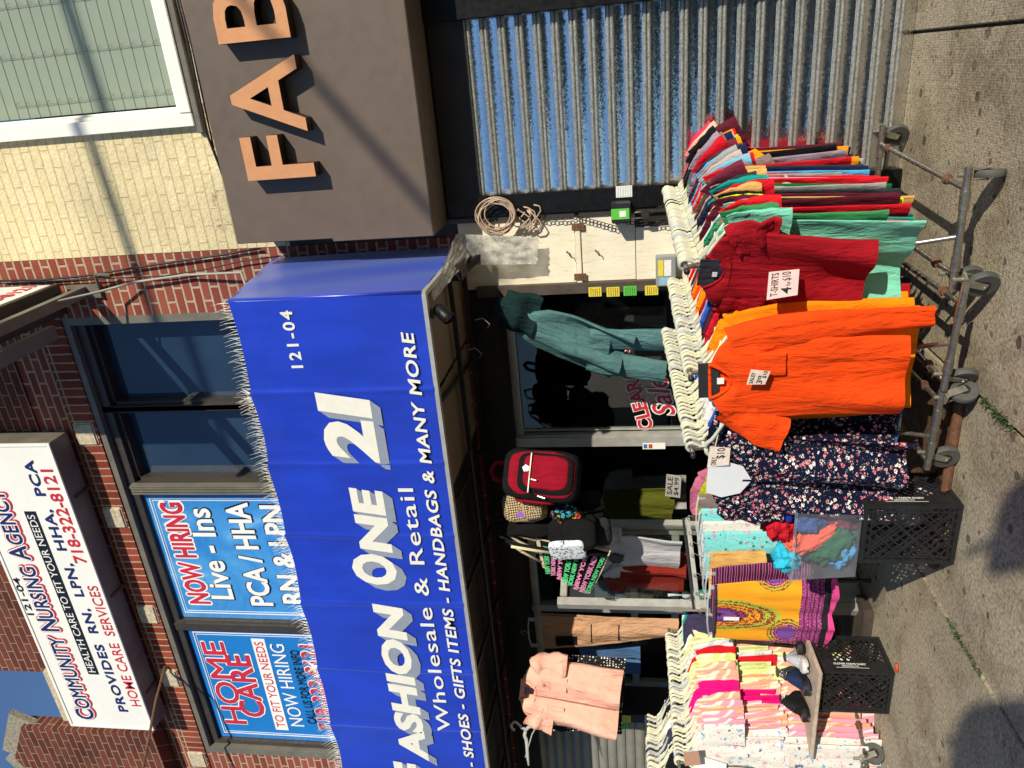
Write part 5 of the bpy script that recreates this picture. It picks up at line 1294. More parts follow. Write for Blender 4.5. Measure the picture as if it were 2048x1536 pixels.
cz_ = [('folded_shirt', (-2.40, -1.34, .66), (.155, .055, .040), 'coral', '#ee6a4c', R(48), 'coral pink shirt folded diagonally inside the clear bin'),
       ('folded_shirt', (-2.44, -1.34, .575), (.13, .06, .075), 'bin green', '#2f6b4e', R(35), 'dark green shirt inside the clear bin'),
       ('folded_shirt', (-2.50, -1.33, .525), (.09, .06, .05), 'bin sky', '#4f9ccc', R(20), 'sky blue shirt at the bottom of the clear bin'),
       ('folded_shirt', (-2.29, -1.33, .70), (.075, .06, .075), 'bin blue', '#3c5c94', 0, 'slate blue shirt inside the clear bin'),
       ('folded_shirt', (-2.30, -1.30, .55), (.08, .07, .08), 'bin plum', '#7d3458', 0, 'plum shirt at the bottom corner of the clear bin'),
       ('folded_shirt', (-2.50, -1.25, .66), (.09, .09, .10), 'bin slate', '#3f4852', 0, 'dark slate shirt behind the coral one in the clear bin'),
       ('folded_shirt', (-2.38, -1.20, .60), (.16, .08, .12), 'bin dark', '#2a3240', 0, 'navy shirts packed at the back of the clear bin'),
       ('folded_shirt', (-2.34, -1.30, .845), (.085, .085, .075), 'bin red', '#c21c2c', R(-10), 'red shirt spilling over the top of the clear bin'),
       ('folded_shirt', (-2.53, -1.34, .80), (.075, .07, .065), 'bin cyan', '#35b6cf', R(15), 'bright cyan shirt hanging over the rim of the clear bin'),
       ('folded_shirt', (-2.24, -1.32, .83), (.05, .06, .05), 'bin royal', '#2338a0', 0, 'royal blue shirt at the back rim of the clear bin'),
       ('folded_shirt', (-2.44, -1.33, .785), (.05, .06, .03), 'coral', '#ee6a4c', 0, 'coral strip of cloth between the red and cyan shirts')]
for i, (nm, c, r, mn, hx, rot, lab) in enumerate(cz_): crumple(nm, c, r, cloth(mn, hx), lab, i*3.1, rot=rot)

# ---------------- board with shoes ----------------
bd = MB(); bz = .462
bd.prism([(-4.40, -1.03), (-3.63, -1.04), (-3.70, -.42), (-4.05, -.40)], (0, 0, bz), XA, (0, 1, 0), .022)
tag(bd.build('wooden_board', flat('weathered plywood', H('#b9a892'), .8, 0, .25, 18, bump=.3), bevel=.004), 'weathered plywood board laid on the milk crate as a shoe shelf', 'board')
SZ = bz+.023
def shoe(lab, x, y, head, up, sole, lace, L=.27, hi=.10, stripe=None, tilt=0):
    o = thing('shoe', lab, 'shoe', (x, y, SZ), 'shoes on the plywood board', head)
    prof_ = [(0, .030, .075, .6), (.03, .036, .095, .8), (.09, .038, hi, 1), (.14, .040, hi*.80, 1), (.19, .047, .068, 1), (.235, .045, .052, .95), (.262, .030, .040, .8), (.27, .012, .028, .5)]
    q = MB()
    def fn(u, v):
        k = v*(len(prof_)-1); i = min(int(k), len(prof_)-2); f = k-i; a, b = prof_[i], prof_[i+1]
        x_ = (a[0]+(b[0]-a[0])*f)/.27*L; w_ = a[1]+(b[1]-a[1])*f; h_ = a[2]+(b[2]-a[2])*f
        an = math.pi*u; c_ = math.cos(an)
        return Vector((x_-L*.5, w_*math.copysign(abs(c_)**.7, c_), .018+(h_-.018)*abs(math.sin(an))**.75))
    q.grid(fn, 15, 30); q.build('upper', up, o, smooth=True)
    q = MB(); pts = [(a[0]/.27*L-L*.5, a[1]*1.08) for a in prof_]; poly = [(p[0], p[1]) for p in pts]+[(p[0], -p[1]) for p in reversed(pts)]
    q.prism(poly[::-1], (0, 0, .026), XA, (0, 1, 0), .026) if False else q.prism(poly[::-1], (0, 0, .028), XA, (0, 1, 0), .028); q.build('sole', sole, o, bevel=.004)
    q = MB(); q.lathe([(.034, 0), (.030, .006)], (-L*.5+.062, 0, hi*.965), (0.1, 0, 1), 16); q.build('opening', M['blackmatt'], o)
    q = MB()
    for k in range(5):
        x_ = -L*.5+.105+k*.018; zt = hi*.98-(k+1)*.0115
        q.tube([(x_, -.026, zt-.014), (x_+.006, 0, zt+.003), (x_+.012, .026, zt-.014)], .0028, 5); q.tube([(x_+.012, -.026, zt-.016), (x_+.006, 0, zt+.004), (x_, .026, zt-.014)], .0028, 5)
    q.build('laces', lace, o)
    if stripe:
        q = MB()
        for sy in (-1, 1):
            for k in range(3): q.bar((-.02+k*.022, sy*.0425, .035), (-.045+k*.022, sy*.0395, .072), .009, .004, (0, 1, 0))
        q.build('stripes', stripe, o)
    return o
wl = flat('white laces', H('#d8d6d0'), .8); bl_ = flat('black laces', (.02, .02, .02), .8); ssw = flat('light sole', H('#cfccc4'), .6)
bk_ = cloth('black knit', '#1b1b1c', .3); nv_ = cloth('navy suede', '#243250', .3); tn_ = cloth('tan suede', '#8f7458', .3); gr_ = cloth('light grey mesh', '#b7b9bb', .4); dg_ = cloth('dark grey mesh', '#4a4a4e', .3)
shoe('black trainer with dark laces nearest the front of the board', -4.10, -.86, R(-78), bk_, M['blackmatt'], bl_, hi=.16)
shoe('dark grey trainer with pale laces leaning beside the black one', -4.03, -.66, R(-62), dg_, M['blackmatt'], wl, hi=.15)
shoe('navy blue trainer in the middle of the board', -3.90, -.84, R(-72), nv_, M['blackmatt'], nv_, hi=.14)
shoe('light grey mesh trainer between the navy and the striped shoe', -3.80, -.76, R(-66), gr_, ssw, wl, hi=.13)
shoe('black trainer with white side stripes at the right edge of the board', -3.72, -.62, R(-100), bk_, M['blackmatt'], bl_, hi=.14, stripe=flat('stripe white', H('#e8e6e0'), .6))
shoe('tan suede shoe with brown laces at the back right of the board', -3.80, -.50, R(-60), tn_, M['blackmatt'], flat('brown laces', H('#4c3a2b'), .8), hi=.14)

# ---------------- skirts on clip hangers ----------------
KF, KB = Vector((-3.47, -.66, 1.19)), Vector((-3.12, -.08, 1.22))
kr = thing('skirt_rail', 'slotted steel rail of clip hangers holding skirts in front of the open door', 'clothes rail', (0, 0, 0))
q = MB(); q.bar(KB, KF, .018, .03); q.build('rail', M['alu'], kr)
q = MB(); q.bar(KB+Vector((0, 0, .03)), KF+Vector((0, 0, .03)), .006, .018); q.build('slot', M['blackmatt'], kr)
q = MB(); q.bar((KB.x, KB.y, 0), (KB.x, KB.y, 1.2), .03); q.bar((KF.x+.03, KF.y+.3, 0), (KF.x+.03, KF.y+.3, 1.17), .02); q.build('post', M['bronze'], kr)
def dashiki():
    t = NT('yellow panel print'); tc = t.n('TexCoord'); sp = t.n('SeparateXYZ'); t.l(tc.outputs['Object'], sp.inputs[0]); x, z = sp.outputs[0], sp.outputs[2]
    v = t.coord(scale=(1, .1, 1))
    c = H('#f0a010')
    mag, pk, blk, pur, grn, red = H('#8d2763'), H('#d2629b'), H('#160f18'), H('#74438f'), H('#a9b531'), H('#8a2c1e')
    def ell(cx, cz, rx, rz):
        a = t.math('DIVIDE', t.math('SUBTRACT', x, cx), rx); b = t.math('DIVIDE', t.math('SUBTRACT', z, cz), rz)
        n = t.noise(v, 60, 2)
        return t.math('ADD', t.math('SQRT', t.math('ADD', t.math('MULTIPLY', a, a), t.math('MULTIPLY', b, b))), t.math('MULTIPLY', t.math('SUBTRACT', n, .5), .30))
    def rings(d, st, base):
        r = t.ramp(d, [(p, (*q_, 1)) for p, q_ in st], 'CONSTANT'); return t.mix(t.math('LESS_THAN', d, st[-1][0]+.0001), base, r)
    stR = [(0, blk), (.10, pur), (.30, blk), (.34, mag), (.42, blk), (.46, H('#f0a010')), (.52, red), (.58, H('#f0a010')), (.64, red), (.72, grn), (.80, red), (.86, grn), (.96, H('#f0a010'))]
    base = t.mix(0, c, c)
    base = rings(ell(-.02, -.02, .145, .43), stR, base)
    stS = [(0, pur), (.46, blk), (.50, pk), (.56, blk), (.60, pur), (.66, H('#f0a010')), (.72, red), (.80, grn), (.9, red), (.96, H('#f0a010'))]
    base = rings(ell(-.16, -.475, .13, .13), stS, base); base = rings(ell(.30, -.38, .10, .12), stS, base)
    # bordered hem
    w1 = t.n('TexWave', bands_direction='Z'); w1.inputs['Scale'].default_value = 12; w1.inputs['Distortion'].default_value = .6; t.l(tc.outputs['Object'], w1.inputs['Vector'])
    bk = t.n('TexBrick'); bk.inputs['Scale'].default_value = 1; bk.inputs['Brick Width'].default_value = .022; bk.inputs['Row Height'].default_value = .016; bk.inputs['Mortar Size'].default_value = .004
    cb = t.n('CombineXYZ'); t.l(x, cb.inputs[0]); t.l(z, cb.inputs[1]); t.l(cb.outputs[0], bk.inputs['Vector'])
    bk.inputs['Color1'].default_value = (*pk, 1); bk.inputs['Color2'].default_value = (*mag, 1); bk.inputs['Mortar'].default_value = (*H('#4a1238'), 1)
    hemc = t.mix(t.ramp(w1.outputs['Fac'], [(.40, (0,)*3), (.5, (1,)*3)], 'CONSTANT'), bk.outputs['Color'], t.mix(t.math('GREATER_THAN', t.noise(v, 90, 2), .5), mag, H('#a8508a')))
    blkband = t.math('MULTIPLY', t.math('LESS_THAN', z, -.685), t.math('GREATER_THAN', z, -.725)); hemc = t.mix(blkband, hemc, blk)
    hemc = t.mix(t.math('LESS_THAN', z, -.725), hemc, H('#e0478c'))
    ed = t.math('MAXIMUM', t.math('LESS_THAN', z, -.545), t.math('GREATER_THAN', t.math('ABSOLUTE', t.math('ADD', x, t.math('MULTIPLY', z, .03))), .262))
    t.col(t.mix(ed, base, hemc)); t.set(Roughness=.85); t.bump(t.noise(t.coord(scale=(1, 1, .3)), 16, 5, .6, .6), .4, .015); return t.m
def skirt(L, w0, w1, fold, seed, th=.02):
    m = MB()
    def fn(u, v):
        a = 2*math.pi*u; w_ = w0+(w1-w0)*v**.8; c_ = math.cos(a); x_ = w_*math.copysign(abs(c_)**.8, c_)
        return Vector((x_, (th*(.4+v))*math.copysign(abs(math.sin(a))**.7, math.sin(a))+fold*v*(math.sin(x_*26+seed)+.7*math.sin(x_*47+seed*2))+.006*noise.noise(Vector((x_*9, v*6, seed))), -L*v+.012*math.sin(x_*19+seed)*v))
    m.grid(fn, 60, 22, True); return m
def clip_hanger(p, w, rz, lab):
    o = thing('clip_hanger', lab, 'hanger', p, 'clear clip hangers on the skirt rail', rz)
    q = MB(); q.tube([(.018*math.cos(a), 0, .018*math.sin(a)) for a in [R(200)-R(240)*k/12 for k in range(13)]]+[(0, 0, -.03), (0, 0, -.045)], .003, 6); q.build('hook', M['zinc'], o, smooth=True)
    q = MB(); q.tube([(-w, 0, -.06), (-w*.4, 0, -.045), (w*.4, 0, -.045), (w, 0, -.06)], .007, 6); q.build('bar', M['clear'], o, smooth=True)
    for s in (-1, 1):
        q = MB(); q.box(s*w*.9-.012, s*w*.9+.012, -.012, .012, -.11, -.055); q.build('clip', M['clear'], o, bevel=.003)
items = [('yellow skirt with purple border and oval motif at the front of the skirt rail', skirt(.76, .235, .30, .016, 1), 'skirt', dashiki(), 0.0, .235, 'skirt'),
         ('second purple bordered skirt hanging directly behind the yellow one', skirt(.66, .22, .31, .014, 4), 'skirt', None, .12, .2, 'skirt'),
         ('tan shorts with a price tag behind the purple bordered skirt', skirt(.36, .20, .21, .006, 2), 'shorts', CM('camel'), .30, .19, 'shorts'),
         ('aqua floral trousers nearest the tan shorts', legs(.62, .20, 0, .014, .006, 3), 'trousers', M['floral_aqua'], .50, .19, 'trousers'),
         ('white floral trousers between the two aqua ones', legs(.60, .19, 0, .014, .006, 5), 'trousers', M['floral_white'], .62, .18, 'trousers'),
         ('aqua floral trousers towards the back of the skirt rail', legs(.62, .20, 0, .014, .006, 7), 'trousers', M['floral_aqua'], .74, .19, 'trousers'),
         ('brown trousers last on the skirt rail', legs(.6, .19, 0, .014, .006, 9), 'trousers', CM('taupe'), .90, .18, 'trousers')]
for i, (lab, mb, nm, mt, t_, w_, cat) in enumerate(items):
    p = KF.lerp(KB, t_)+Vector((.03+.05*t_, -.05 if i == 0 else 0, 0)); rz = R(-4+i*1.5)
    clip_hanger(p+Vector((0, 0, -.01)), w_, rz, 'clear clip hanger on the skirt rail')
    if mt is None:
        t2 = NT('purple bordered print'); tc = t2.n('TexCoord'); w1 = t2.n('TexWave', bands_direction='Z'); w1.inputs['Scale'].default_value = 9; w1.inputs['Distortion'].default_value = 1.2; t2.l(tc.outputs['Object'], w1.inputs['Vector'])
        t2.col(t2.ramp(w1.outputs['Fac'], [(0, H('#160f18')), (.25, H('#8d2763')), (.5, H('#c86aa6')), (.7, H('#8d2763')), (.9, H('#160f18'))], 'CONSTANT')); t2.set(Roughness=.85); mt = t2.m
    o = mb.build(nm, mt, smooth=True); o.location = p+Vector((0, 0, -.095)); o.rotation_euler = (0, 0, rz); tag(o, lab, cat, 'clothes on the skirt rail')
    if i == 0:
        q = MB(); q.tube([(.235*math.cos(2*math.pi*k/24), .014*math.sin(2*math.pi*k/24), -.006) for k in range(25)], .011, 6); q.build('waistband', cloth('black white waistband', '#4a3a44'), o)
        q = MB(); q.box(-.035, -.005, -.045, -.043, -.16, -.06); q.build('tag', M['signwhite'], o)
    if i == 2:
        q = MB(); q.box(-.05, .05, -.030, -.027, -.13, -.02); tq = q.build('price_tag', M['signwhite'], o)
        q = MB(); lettering(q, '$10', (-.04, -.0305, -.11), XA, ZA, .07, .06, .01); q.build('writing', M['ink'], tq)
# ---------------- bags ----------------
def rbox(w, d, h, sq=.45, n=28, k=18, taper=0, seed=0, amp=0):
    m = MB(); sg = lambda v: math.copysign(abs(v)**sq, v)
    def fn(u, v):
        th = 2*math.pi*u; ph = math.pi*v; a = abs(math.sin(ph))**sq
        x, y, z = sg(math.cos(th))*a, sg(math.sin(th))*a, sg(math.cos(ph))
        f = 1+taper*(-z); q = 1+amp*noise.noise(Vector((x*2+seed, y*2, z*2)))
        return Vector((x*w/2*f*q, y*d/2*f*q, z*h/2))
    m.grid(fn, n, k, True); return m
blackc = cloth('black nylon', '#161617', .6); redc = cloth('red nylon', '#8f1024', .6)
p = W(1085, 952, -.62)
bp = thing('backpack', 'red and black backpack hanging under the awning', 'backpack', p, None, R(32)); bp.rotation_euler = (0, R(6), R(32))
q = rbox(.335, .22, .50, .46, amp=.12, seed=1); q.build('back_compartment', blackc, bp, smooth=True)
q = rbox(.322, .13, .485, .42, amp=.06, seed=4); o = q.build('main_compartment', blackc, bp, smooth=True); o.location = (0, -.085, .0)
q = rbox(.285, .08, .43, .5, amp=.12, seed=2); o = q.build('outer_pocket', redc, bp, smooth=True); o.location = (.008, -.125, -.01)
q = rbox(.262, .07, .36, .44, amp=.04); o = q.build('trim', blackc, bp, smooth=True); o.location = (.012, -.142, -.035)
q = rbox(.215, .075, .29, .42, amp=.12, seed=8); o = q.build('front_pocket', redc, bp, smooth=True); o.location = (.018, -.155, -.04)
q = MB(); q.box(-.115, .135, -.205, -.197, .055, .062); q.tube([(-.03, -.205, .045), (-.035, -.212, .01)], .005, 6); q.tube([(-.13, -.16, .0), (-.14, -.17, -.05)], .006, 6); q.build('zip', M['zinc'], bp)
q = MB(); q.lathe([(.024, 0), (.024, .003)], (.035, -.200, .085), (0, -1, 0), 5); q.build('badge', M['signwhite'], bp)
q = MB(); q.tube([(-.06, .02, .24), (-.05, .0, .32), (0, -.01, .345), (.05, 0, .32), (.06, .02, .24)], .016, 8); q.build('handle', redc, bp, smooth=True)
for s in (-1, 1):
    q = MB(); q.tube([(s*.10, .09, .22), (s*.12, .15, .1), (s*.12, .15, -.1), (s*.13, .08, -.22)], .014, 6); q.build('strap', blackc, bp, smooth=True)
q = rbox(.05, .14, .26, .5); o = q.build('side_pocket', redc, bp, smooth=True); o.location = (-.16, -.02, .03)
t = NT('houndstooth cloth'); ch = t.n('TexChecker'); ch.inputs['Scale'].default_value = 90; ch.inputs['Color1'].default_value = (*H('#2a2320'), 1); ch.inputs['Color2'].default_value = (*H('#c0a678'), 1); t.l(t.coord(rot=(0, R(45), 0)), ch.inputs['Vector'])
vo = t.n('TexVoronoi'); vo.inputs['Scale'].default_value = 11; t.l(t.coord(), vo.inputs['Vector']); sp = t.n('SeparateColor'); t.l(vo.outputs['Color'], sp.inputs[0])
fm = t.math('MULTIPLY', t.math('LESS_THAN', vo.outputs['Distance'], .33), t.math('GREATER_THAN', sp.outputs[1], .68))
t.col(t.mix(fm, ch.outputs['Color'], t.ramp(sp.outputs[0], [(0, H('#8b57b8')), (.5, H('#c9b030')), (.8, H('#8b57b8'))], 'CONSTANT'))); t.set(Roughness=.85); hound = t.m
p = W(1050, 1010, -.60); q = rbox(.22, .16, .30, .5, taper=.1, amp=.08)
hb = q.build('handbag', hound, smooth=True); hb.location = p; hb.rotation_euler = (0, R(-8), R(25)); tag(hb, 'checked handbag with purple and yellow flowers beside the red backpack', 'bag')
q = MB(); q.tube([(-.08, 0, .13), (-.05, -.01, .22), (.05, -.01, .22), (.08, 0, .13)], .009, 6); q.build('handle', blackc, hb, smooth=True)
q = rbox(.17, .09, .13, .5); o = q.build('front_pocket', hound, hb, smooth=True); o.location = (-.01, -.075, -.06)
t = floral('bright flower cloth', '#101014', [(0, H('#3fb0c4')), (.35, H('#d8502c')), (.6, H('#c8c23a')), (.8, H('#4f9fd0'))], 24, .44)
p = W(1135, 1027, -.62); q = rbox(.16, .10, .22, .6, amp=.15, seed=3); o = q.build('handbag', t, smooth=True); o.location = p; o.rotation_euler = (0, R(35), 0); tag(o, 'small black bag printed with bright flowers under the red backpack', 'bag')
q = MB(); q.tube([(-.03, 0, .09), (.03, -.02, .20), (.10, 0, .33)], .008, 6); q.build('strap', blackc, o, smooth=True)
# soft black backpack
p = W(1110, 1062, -.62); bk = thing('backpack', 'soft black backpack with loose straps hanging between the bags', 'backpack', p, None, R(22))
q = rbox(.22, .16, .34, .55, taper=.12, amp=.22, seed=6); o = q.build('body', blackc, bk, smooth=True); o.location = (-.0, 0, -.12)
q = rbox(.21, .09, .22, .5, amp=.15, seed=9); o = q.build('front_pocket', blackc, bk, smooth=True); o.location = (0, -.09, -.17)
q = rbox(.12, .10, .34, .6, amp=.2, seed=2); o = q.build('folded_top', blackc, bk, smooth=True); o.location = (.02, 0, .20)
for s in (-1, 1):
    q = MB(); q.tube([(s*.05, -.02, .40), (s*.09, -.06, .2), (s*.12, -.06, .0), (s*.14, -.05, -.2), (s*.16, 0, -.34)], .012, 6); q.build('strap', blackc, bk, smooth=True)
for k_, (x_, y_, Y_, s_, l_) in enumerate(((1075, 1036, -.52, (.24, .14, .34), 'black shoulder bag hanging behind the checked handbag'), (1165, 1015, -.50, (.22, .12, .30), 'slack black bag hanging low behind the red backpack'), (1185, 1062, -.55, (.20, .12, .26), 'small grey black bag hanging lowest above the white t-shirt'))):
    q = rbox(*s_, .55, taper=.1, amp=.25, seed=20+k_); o = q.build('handbag', [blackc, blackc, cloth('charcoal nylon', '#2b2b2e', .6)][k_], smooth=True); o.location = W(x_, y_, Y_); o.rotation_euler = (0, R(8-6*k_), R(15)); tag(o, l_, 'bag')
    q = MB(); q.tube([(-.06, 0, s_[2]*.4), (-.03, -.01, s_[2]*.75), (.04, -.01, s_[2]*.75), (.07, 0, s_[2]*.4)], .008, 6); q.build('strap', blackc, o, smooth=True)
# patterned pouch
pp_ = floral('black white lace print', '#e9ecef', [(0, H('#22242a')), (.5, H('#4a4e58'))], 42, .42)
p = W(1135, 1100, -.74); q = rbox(.17, .05, .24, .35, amp=.03); o = q.build('pouch', pp_, smooth=True); o.location = p; o.rotation_euler = (0, R(-6), R(-20)); tag(o, 'pale pouch with black lace print hanging before the printed tote', 'bag')
q = MB(); q.tube([(-.02, 0, .12), (.03, -.01, .22), (.10, -.02, .36)], [.010]*3, 8); q.build('rope_handle', flat('cream rope', H('#d8c9a0'), .9, bump=.4), o, smooth=True)
# printed tote
tq = thing('tote_bag', 'canvas tote bag printed with pink and green place names on black', 'bag', (0, 0, 0))
TL, TR, BR, BL = W(1083, 1140, -.60), W(1092, 1040, -.60), W(1213, 1108, -.60), W(1185, 1190, -.60)
TL, TR, BR, BL = W(1085, 1135, -.60), W(1070, 1075, -.60), W(1222, 1100, -.60), W(1180, 1188, -.60)
def tote(u, v):
    q_ = TL.lerp(TR, u).lerp(BL.lerp(BR, u), v); return q_+Vector((0, -.035*math.sin(math.pi*u)*(.3+v*.7)+.01*math.sin(v*7+u*3), 0))
canvas = cloth('canvas', '#cfbd9d', .5); m = MB(); m.grid(tote, 16, 16); n0 = len(m.v); m._add([q_+Vector((.0, .035, 0)) for q_ in m.v], m.f[:])
m._add([TL, BL, BL+Vector((-.045, .05, .02)), TL+Vector((-.04, .05, 0))], [(0, 1, 2, 3)])
m.build('body', canvas, tq, smooth=True)
m = MB(); m.grid(lambda u, v: tote(.04+.92*u, .06+.92*v)+Vector((0, -.003, 0)), 16, 16); pnl = m.build('print_panel', cloth('black print', '#141216', .3), tq, smooth=True)
gm, pm = flat('mint print', H('#4fc37a'), .7), flat('pink print', H('#d883a8'), .7)
ux = (TR-TL); 
rows_ = 8
for r_ in range(rows_):
    v0 = .08+.90*r_/rows_; h = (.78 if r_ % 3 else .92)*.90/rows_
    a = tote(.05, v0+h); b = tote(.95, v0+h); c = tote(.05, v0); u_ = b-a; L = u_.length; u_.normalize(); w_ = (c-a); hh = w_.length; w_ = (w_-u_*w_.dot(u_)).normalized()
    q = MB(); lettering(q, ['NEW YORK NEW', 'YORK NEW YORK', 'NEW YORK'][r_ % 3], a+Vector((0, -.040, 0)), u_, w_, L, hh*.92, .05, 0, .001); q.build('lettering', [gm, pm, pm, gm][r_ % 4], tq)
for k, (s0, s1) in enumerate(((.2, .5), (.6, .9))):
    a, b = tote(s0, 0), tote(s1, 0); top = W(1000+k*6, 1072-k*10, -.62); q = MB(); q.tube([a, a.lerp(top, .5)+Vector((-.01, -.01, 0)), top, b.lerp(top, .5), b], .010, 6); q.build('handle', canvas, tq, smooth=True)
# ---------------- hanging clothes around the door ----------------
w_c = cloth('white cotton jersey', '#b7b5b4')
g = garment(L=.62, hw=.20, sR=(60, .1), sL=(60, .1), th=.02, fold=.012, seed=31); o = g.build('t_shirt', w_c, smooth=True)
p = W(1190, 1105, -.20); o.location = p; o.rotation_euler = (0, R(3), R(-15)); tag(o, 'white t-shirt with a dark print hanging below the bags at the doorway', 'shirt')
q = MB(); q.blob((-.02, -.034, -.16), .05, .004, .05, .6, 7, 3, 18, 10); q.build('print', M['ink'], o)
g = garment(L=.62, hw=.20, sR=(60, .1), sL=(60, .1), th=.02, fold=.012, seed=33); o = g.build('t_shirt', cloth('rust red jersey', '#8c2a20'), smooth=True); o.location = W(1205, 1138, -.12); o.rotation_euler = (0, R(3), R(-15)); tag(o, 'rust red t-shirt hanging behind the white one at the doorway', 'shirt')
# dim stock inside the shop
ol = skirt(.6, .26, .28, .02, 8); o = ol.build('hanging_cloth', cloth('olive cloth', '#55581a'), smooth=True); o.location = W(1210, 1030, .9); tag(o, 'olive green cloth hanging inside the dark doorway', 'clothes')
for k, (x, y, Y, c, l) in enumerate(((1380, 1000, .35, '#c06a88', 'pink blouse on a stand just inside the doorway'), (1395, 1010, .3, '#a9b020', 'lime green top on the stand just inside the doorway'))):
    g = garment(L=.5, hw=.17, sR=(60, .15), sL=(60, .15), th=.03, fold=.012, seed=50+k); o = g.build('blouse', cloth('inside cloth %d' % k, c), smooth=True); o.location = W(x, y, Y); tag(o, l, 'blouse')
card('price_sign', [W(1330, 992, .8), W(1333, 948, .8), W(1363, 952, .8), W(1360, 996, .8)], [('SALE', .1, .55, .9, .9, 0), ('$4.99', .1, .1, .9, .45, 0)], flat('dim paper', H('#a9a6a0'), .9), 'white sale price card inside the dark doorway')
for k in range(7):
    g = garment(L=.8, hw=.2, sR=(65, .2), sL=(65, .2), th=.03, fold=.012, seed=140+k, nu=24, nv=14)
    cc = ['navy', 'charcoal', 'maroon', 'taupe', 'black', 'grey', 'dark green'][k]
    o = g.build('shirt', CM(cc), smooth=True); o.location = (-1.6-.17*k if k < 5 else -3.9-.3*(k-5), 1.3+.1*(k % 3), 2.1 if k < 5 else 1.9); tag(o, cc+' shirt hanging in the dim shop behind the glass', 'shirt', 'shirts hanging inside the shop')
# display goods seen through the open door
for k, (x, y) in enumerate(((1362, 1205), (1372, 1190), (1358, 1175))):
    p = W(x, y, .02); q = MB(); q.blob((0, 0, 0), .035, .012, .035, .1, 3, k, 16, 10); q.tube([(0, 0, .03), (.0, 0, .09), (-.004, 0, .14)], [.010, .009, .013], 8)
    o = q.build('display_hand', flat('white plastic', H('#e9e8e2'), .4), smooth=True); o.location = p; tag(o, ['lowest', 'middle', 'upper'][k]+' white plastic display piece behind the glass door', 'display', 'white display pieces')
bx = thing('goods_box', 'dark blue and grey goods box standing behind the door glass', 'box', (0, 0, 0))
a = W(1255, 1160, -.05); q = MB(); q.box(a.x-.30, a.x-.02, -.04, .06, a.z-.02, a.z+.26); q.build('carton', flat('box card', H('#3e434c'), .6), bx)
q = MB(); q.box(a.x-.26, a.x-.14, -.043, -.04, a.z+.02, a.z+.10); q.build('label_sheet', flat('box label', H('#c9d2d6'), .6), bx)
# teal outfit
tl = thing('hanging_outfit', 'sea green tunic and trousers hanging in front of the shop window', 'outfit', (0, 0, 0))
sea = cloth('sea green cotton', '#587f7e', .9); g = garment(L=.74, hw=.155, hem=.225, D=.03, sR=(80, 0), sL=(80, 0), th=.035, fold=.018, seed=70, nu=60, nv=30, sh=.115, neck=.06)
o = g.build('tunic', sea, tl, smooth=True); o.location = W(1040, 645, -.10); o.rotation_euler = (0, R(24), R(-14))
g3 = garment(L=.30, hw=.13, hem=.15, D=.0, sR=(80, 0), sL=(80, 0), th=.05, fold=.02, seed=72, nu=40, nv=20, sh=.09, neck=.03); o3 = g3.build('shaded_top', cloth('shaded teal cloth', '#182f2f', .8), tl, smooth=True); o3.location = W(988, 612, -.12); o3.rotation_euler = (0, R(22), R(-14))  # added darker layer: shade on the tunic's top put into its colour

q = legs(.52, .17, 0, .03, .014, 14, .03, 1.05, .02); o2 = q.build('trousers', sea, tl, smooth=True); o2.location = W(1182, 700, -.06); o2.rotation_euler = (0, R(8), R(-14))
# tan cargo trousers
tn = thing('cargo_trousers', 'tan cargo trousers with a black edged pocket hanging by the doorway', 'trousers', (0, 0, 0))
kh = cloth('khaki cotton', '#c69a76', .8)
a, b, c, d = W(1088, 1297, -.06), W(1082, 1232, -.06), W(1358, 1243, -.06), W(1352, 1272, -.06)
def leg_(u, v):
    p_ = a.lerp(b, u).lerp(d.lerp(c, u), v); w2 = .015*math.sin(math.pi*v)
    return p_+Vector((-w2*(1-u), -.030*math.sin(math.pi*u)-.008*noise.noise(Vector((u*4, v*7, 3)))-.006*math.sin(u*11+v*5), 0))
m = MB(); m.grid(leg_, 18, 40); m._add([p_+Vector((0, .03, 0)) for p_ in m.v], m.f[:]); m.build('leg', kh, tn, smooth=True)
m = MB(); m.grid(lambda u, v: leg_(.18+.66*u, .33+.24*v)+Vector((0, -.010, 0)), 10, 10); pk_ = m.build('pocket', kh, tn, smooth=True)
m = MB(); m.tube([leg_(.18+.66*k/8, .37)+Vector((0, -.013, 0)) for k in range(9)], .004, 5); m.tube([leg_(.18+.66*k/8, .57)+Vector((0, -.012, 0)) for k in range(9)], .0025, 5); m.build('zip', M['ink'], pk_)
m = MB(); m.grid(lambda u, v: leg_(.12+.34*u, .10+.16*v)+Vector((0, -.006, 0)), 8, 8); m.build('waist_panel', blackc, tn, smooth=True)
clip_hanger(W(1068, 1265, -.06)+Vector((0, 0, .09)), .15, 0, 'clear clip hanger holding the tan cargo trousers')
# peach blouse
bl2 = thing('blouse', 'peach pink open necked blouse hanging below the awning', 'blouse', (0, 0, 0))
pe = cloth('peach cotton', '#e6a892', .9)
g = garment(L=.74, hw=.25, hem=.28, D=.12, sR=(58, .24), sL=(62, .18), th=.045, fold=.022, seed=77, nu=72, nv=36, sh=.20, slw=.11, neck=.08)
o = g.build('body', pe, bl2, smooth=True); o.location = W(1042, 1378, -.62); o.rotation_euler = (0, R(8), R(18)); neckband(g, o, pe, .008); o.name = 'body'
patch(o, .06, .17, -.34, -.22, -.058, pe, bul=.003); patch(o, -.17, -.06, -.34, -.22, -.058, pe, bul=.003)
q = MB(); q.tube([(0.0, -.060, -.11), (.005, -.068, -.3), (.0, -.070, -.72)], .004, 5); q.build('placket', cloth('peach seam', '#b97f6c'), o)
q = MB(); q.box(-.025, .025, -.012, -.008, -.07, -.03); q.build('neck_tag', M['ink'], o)
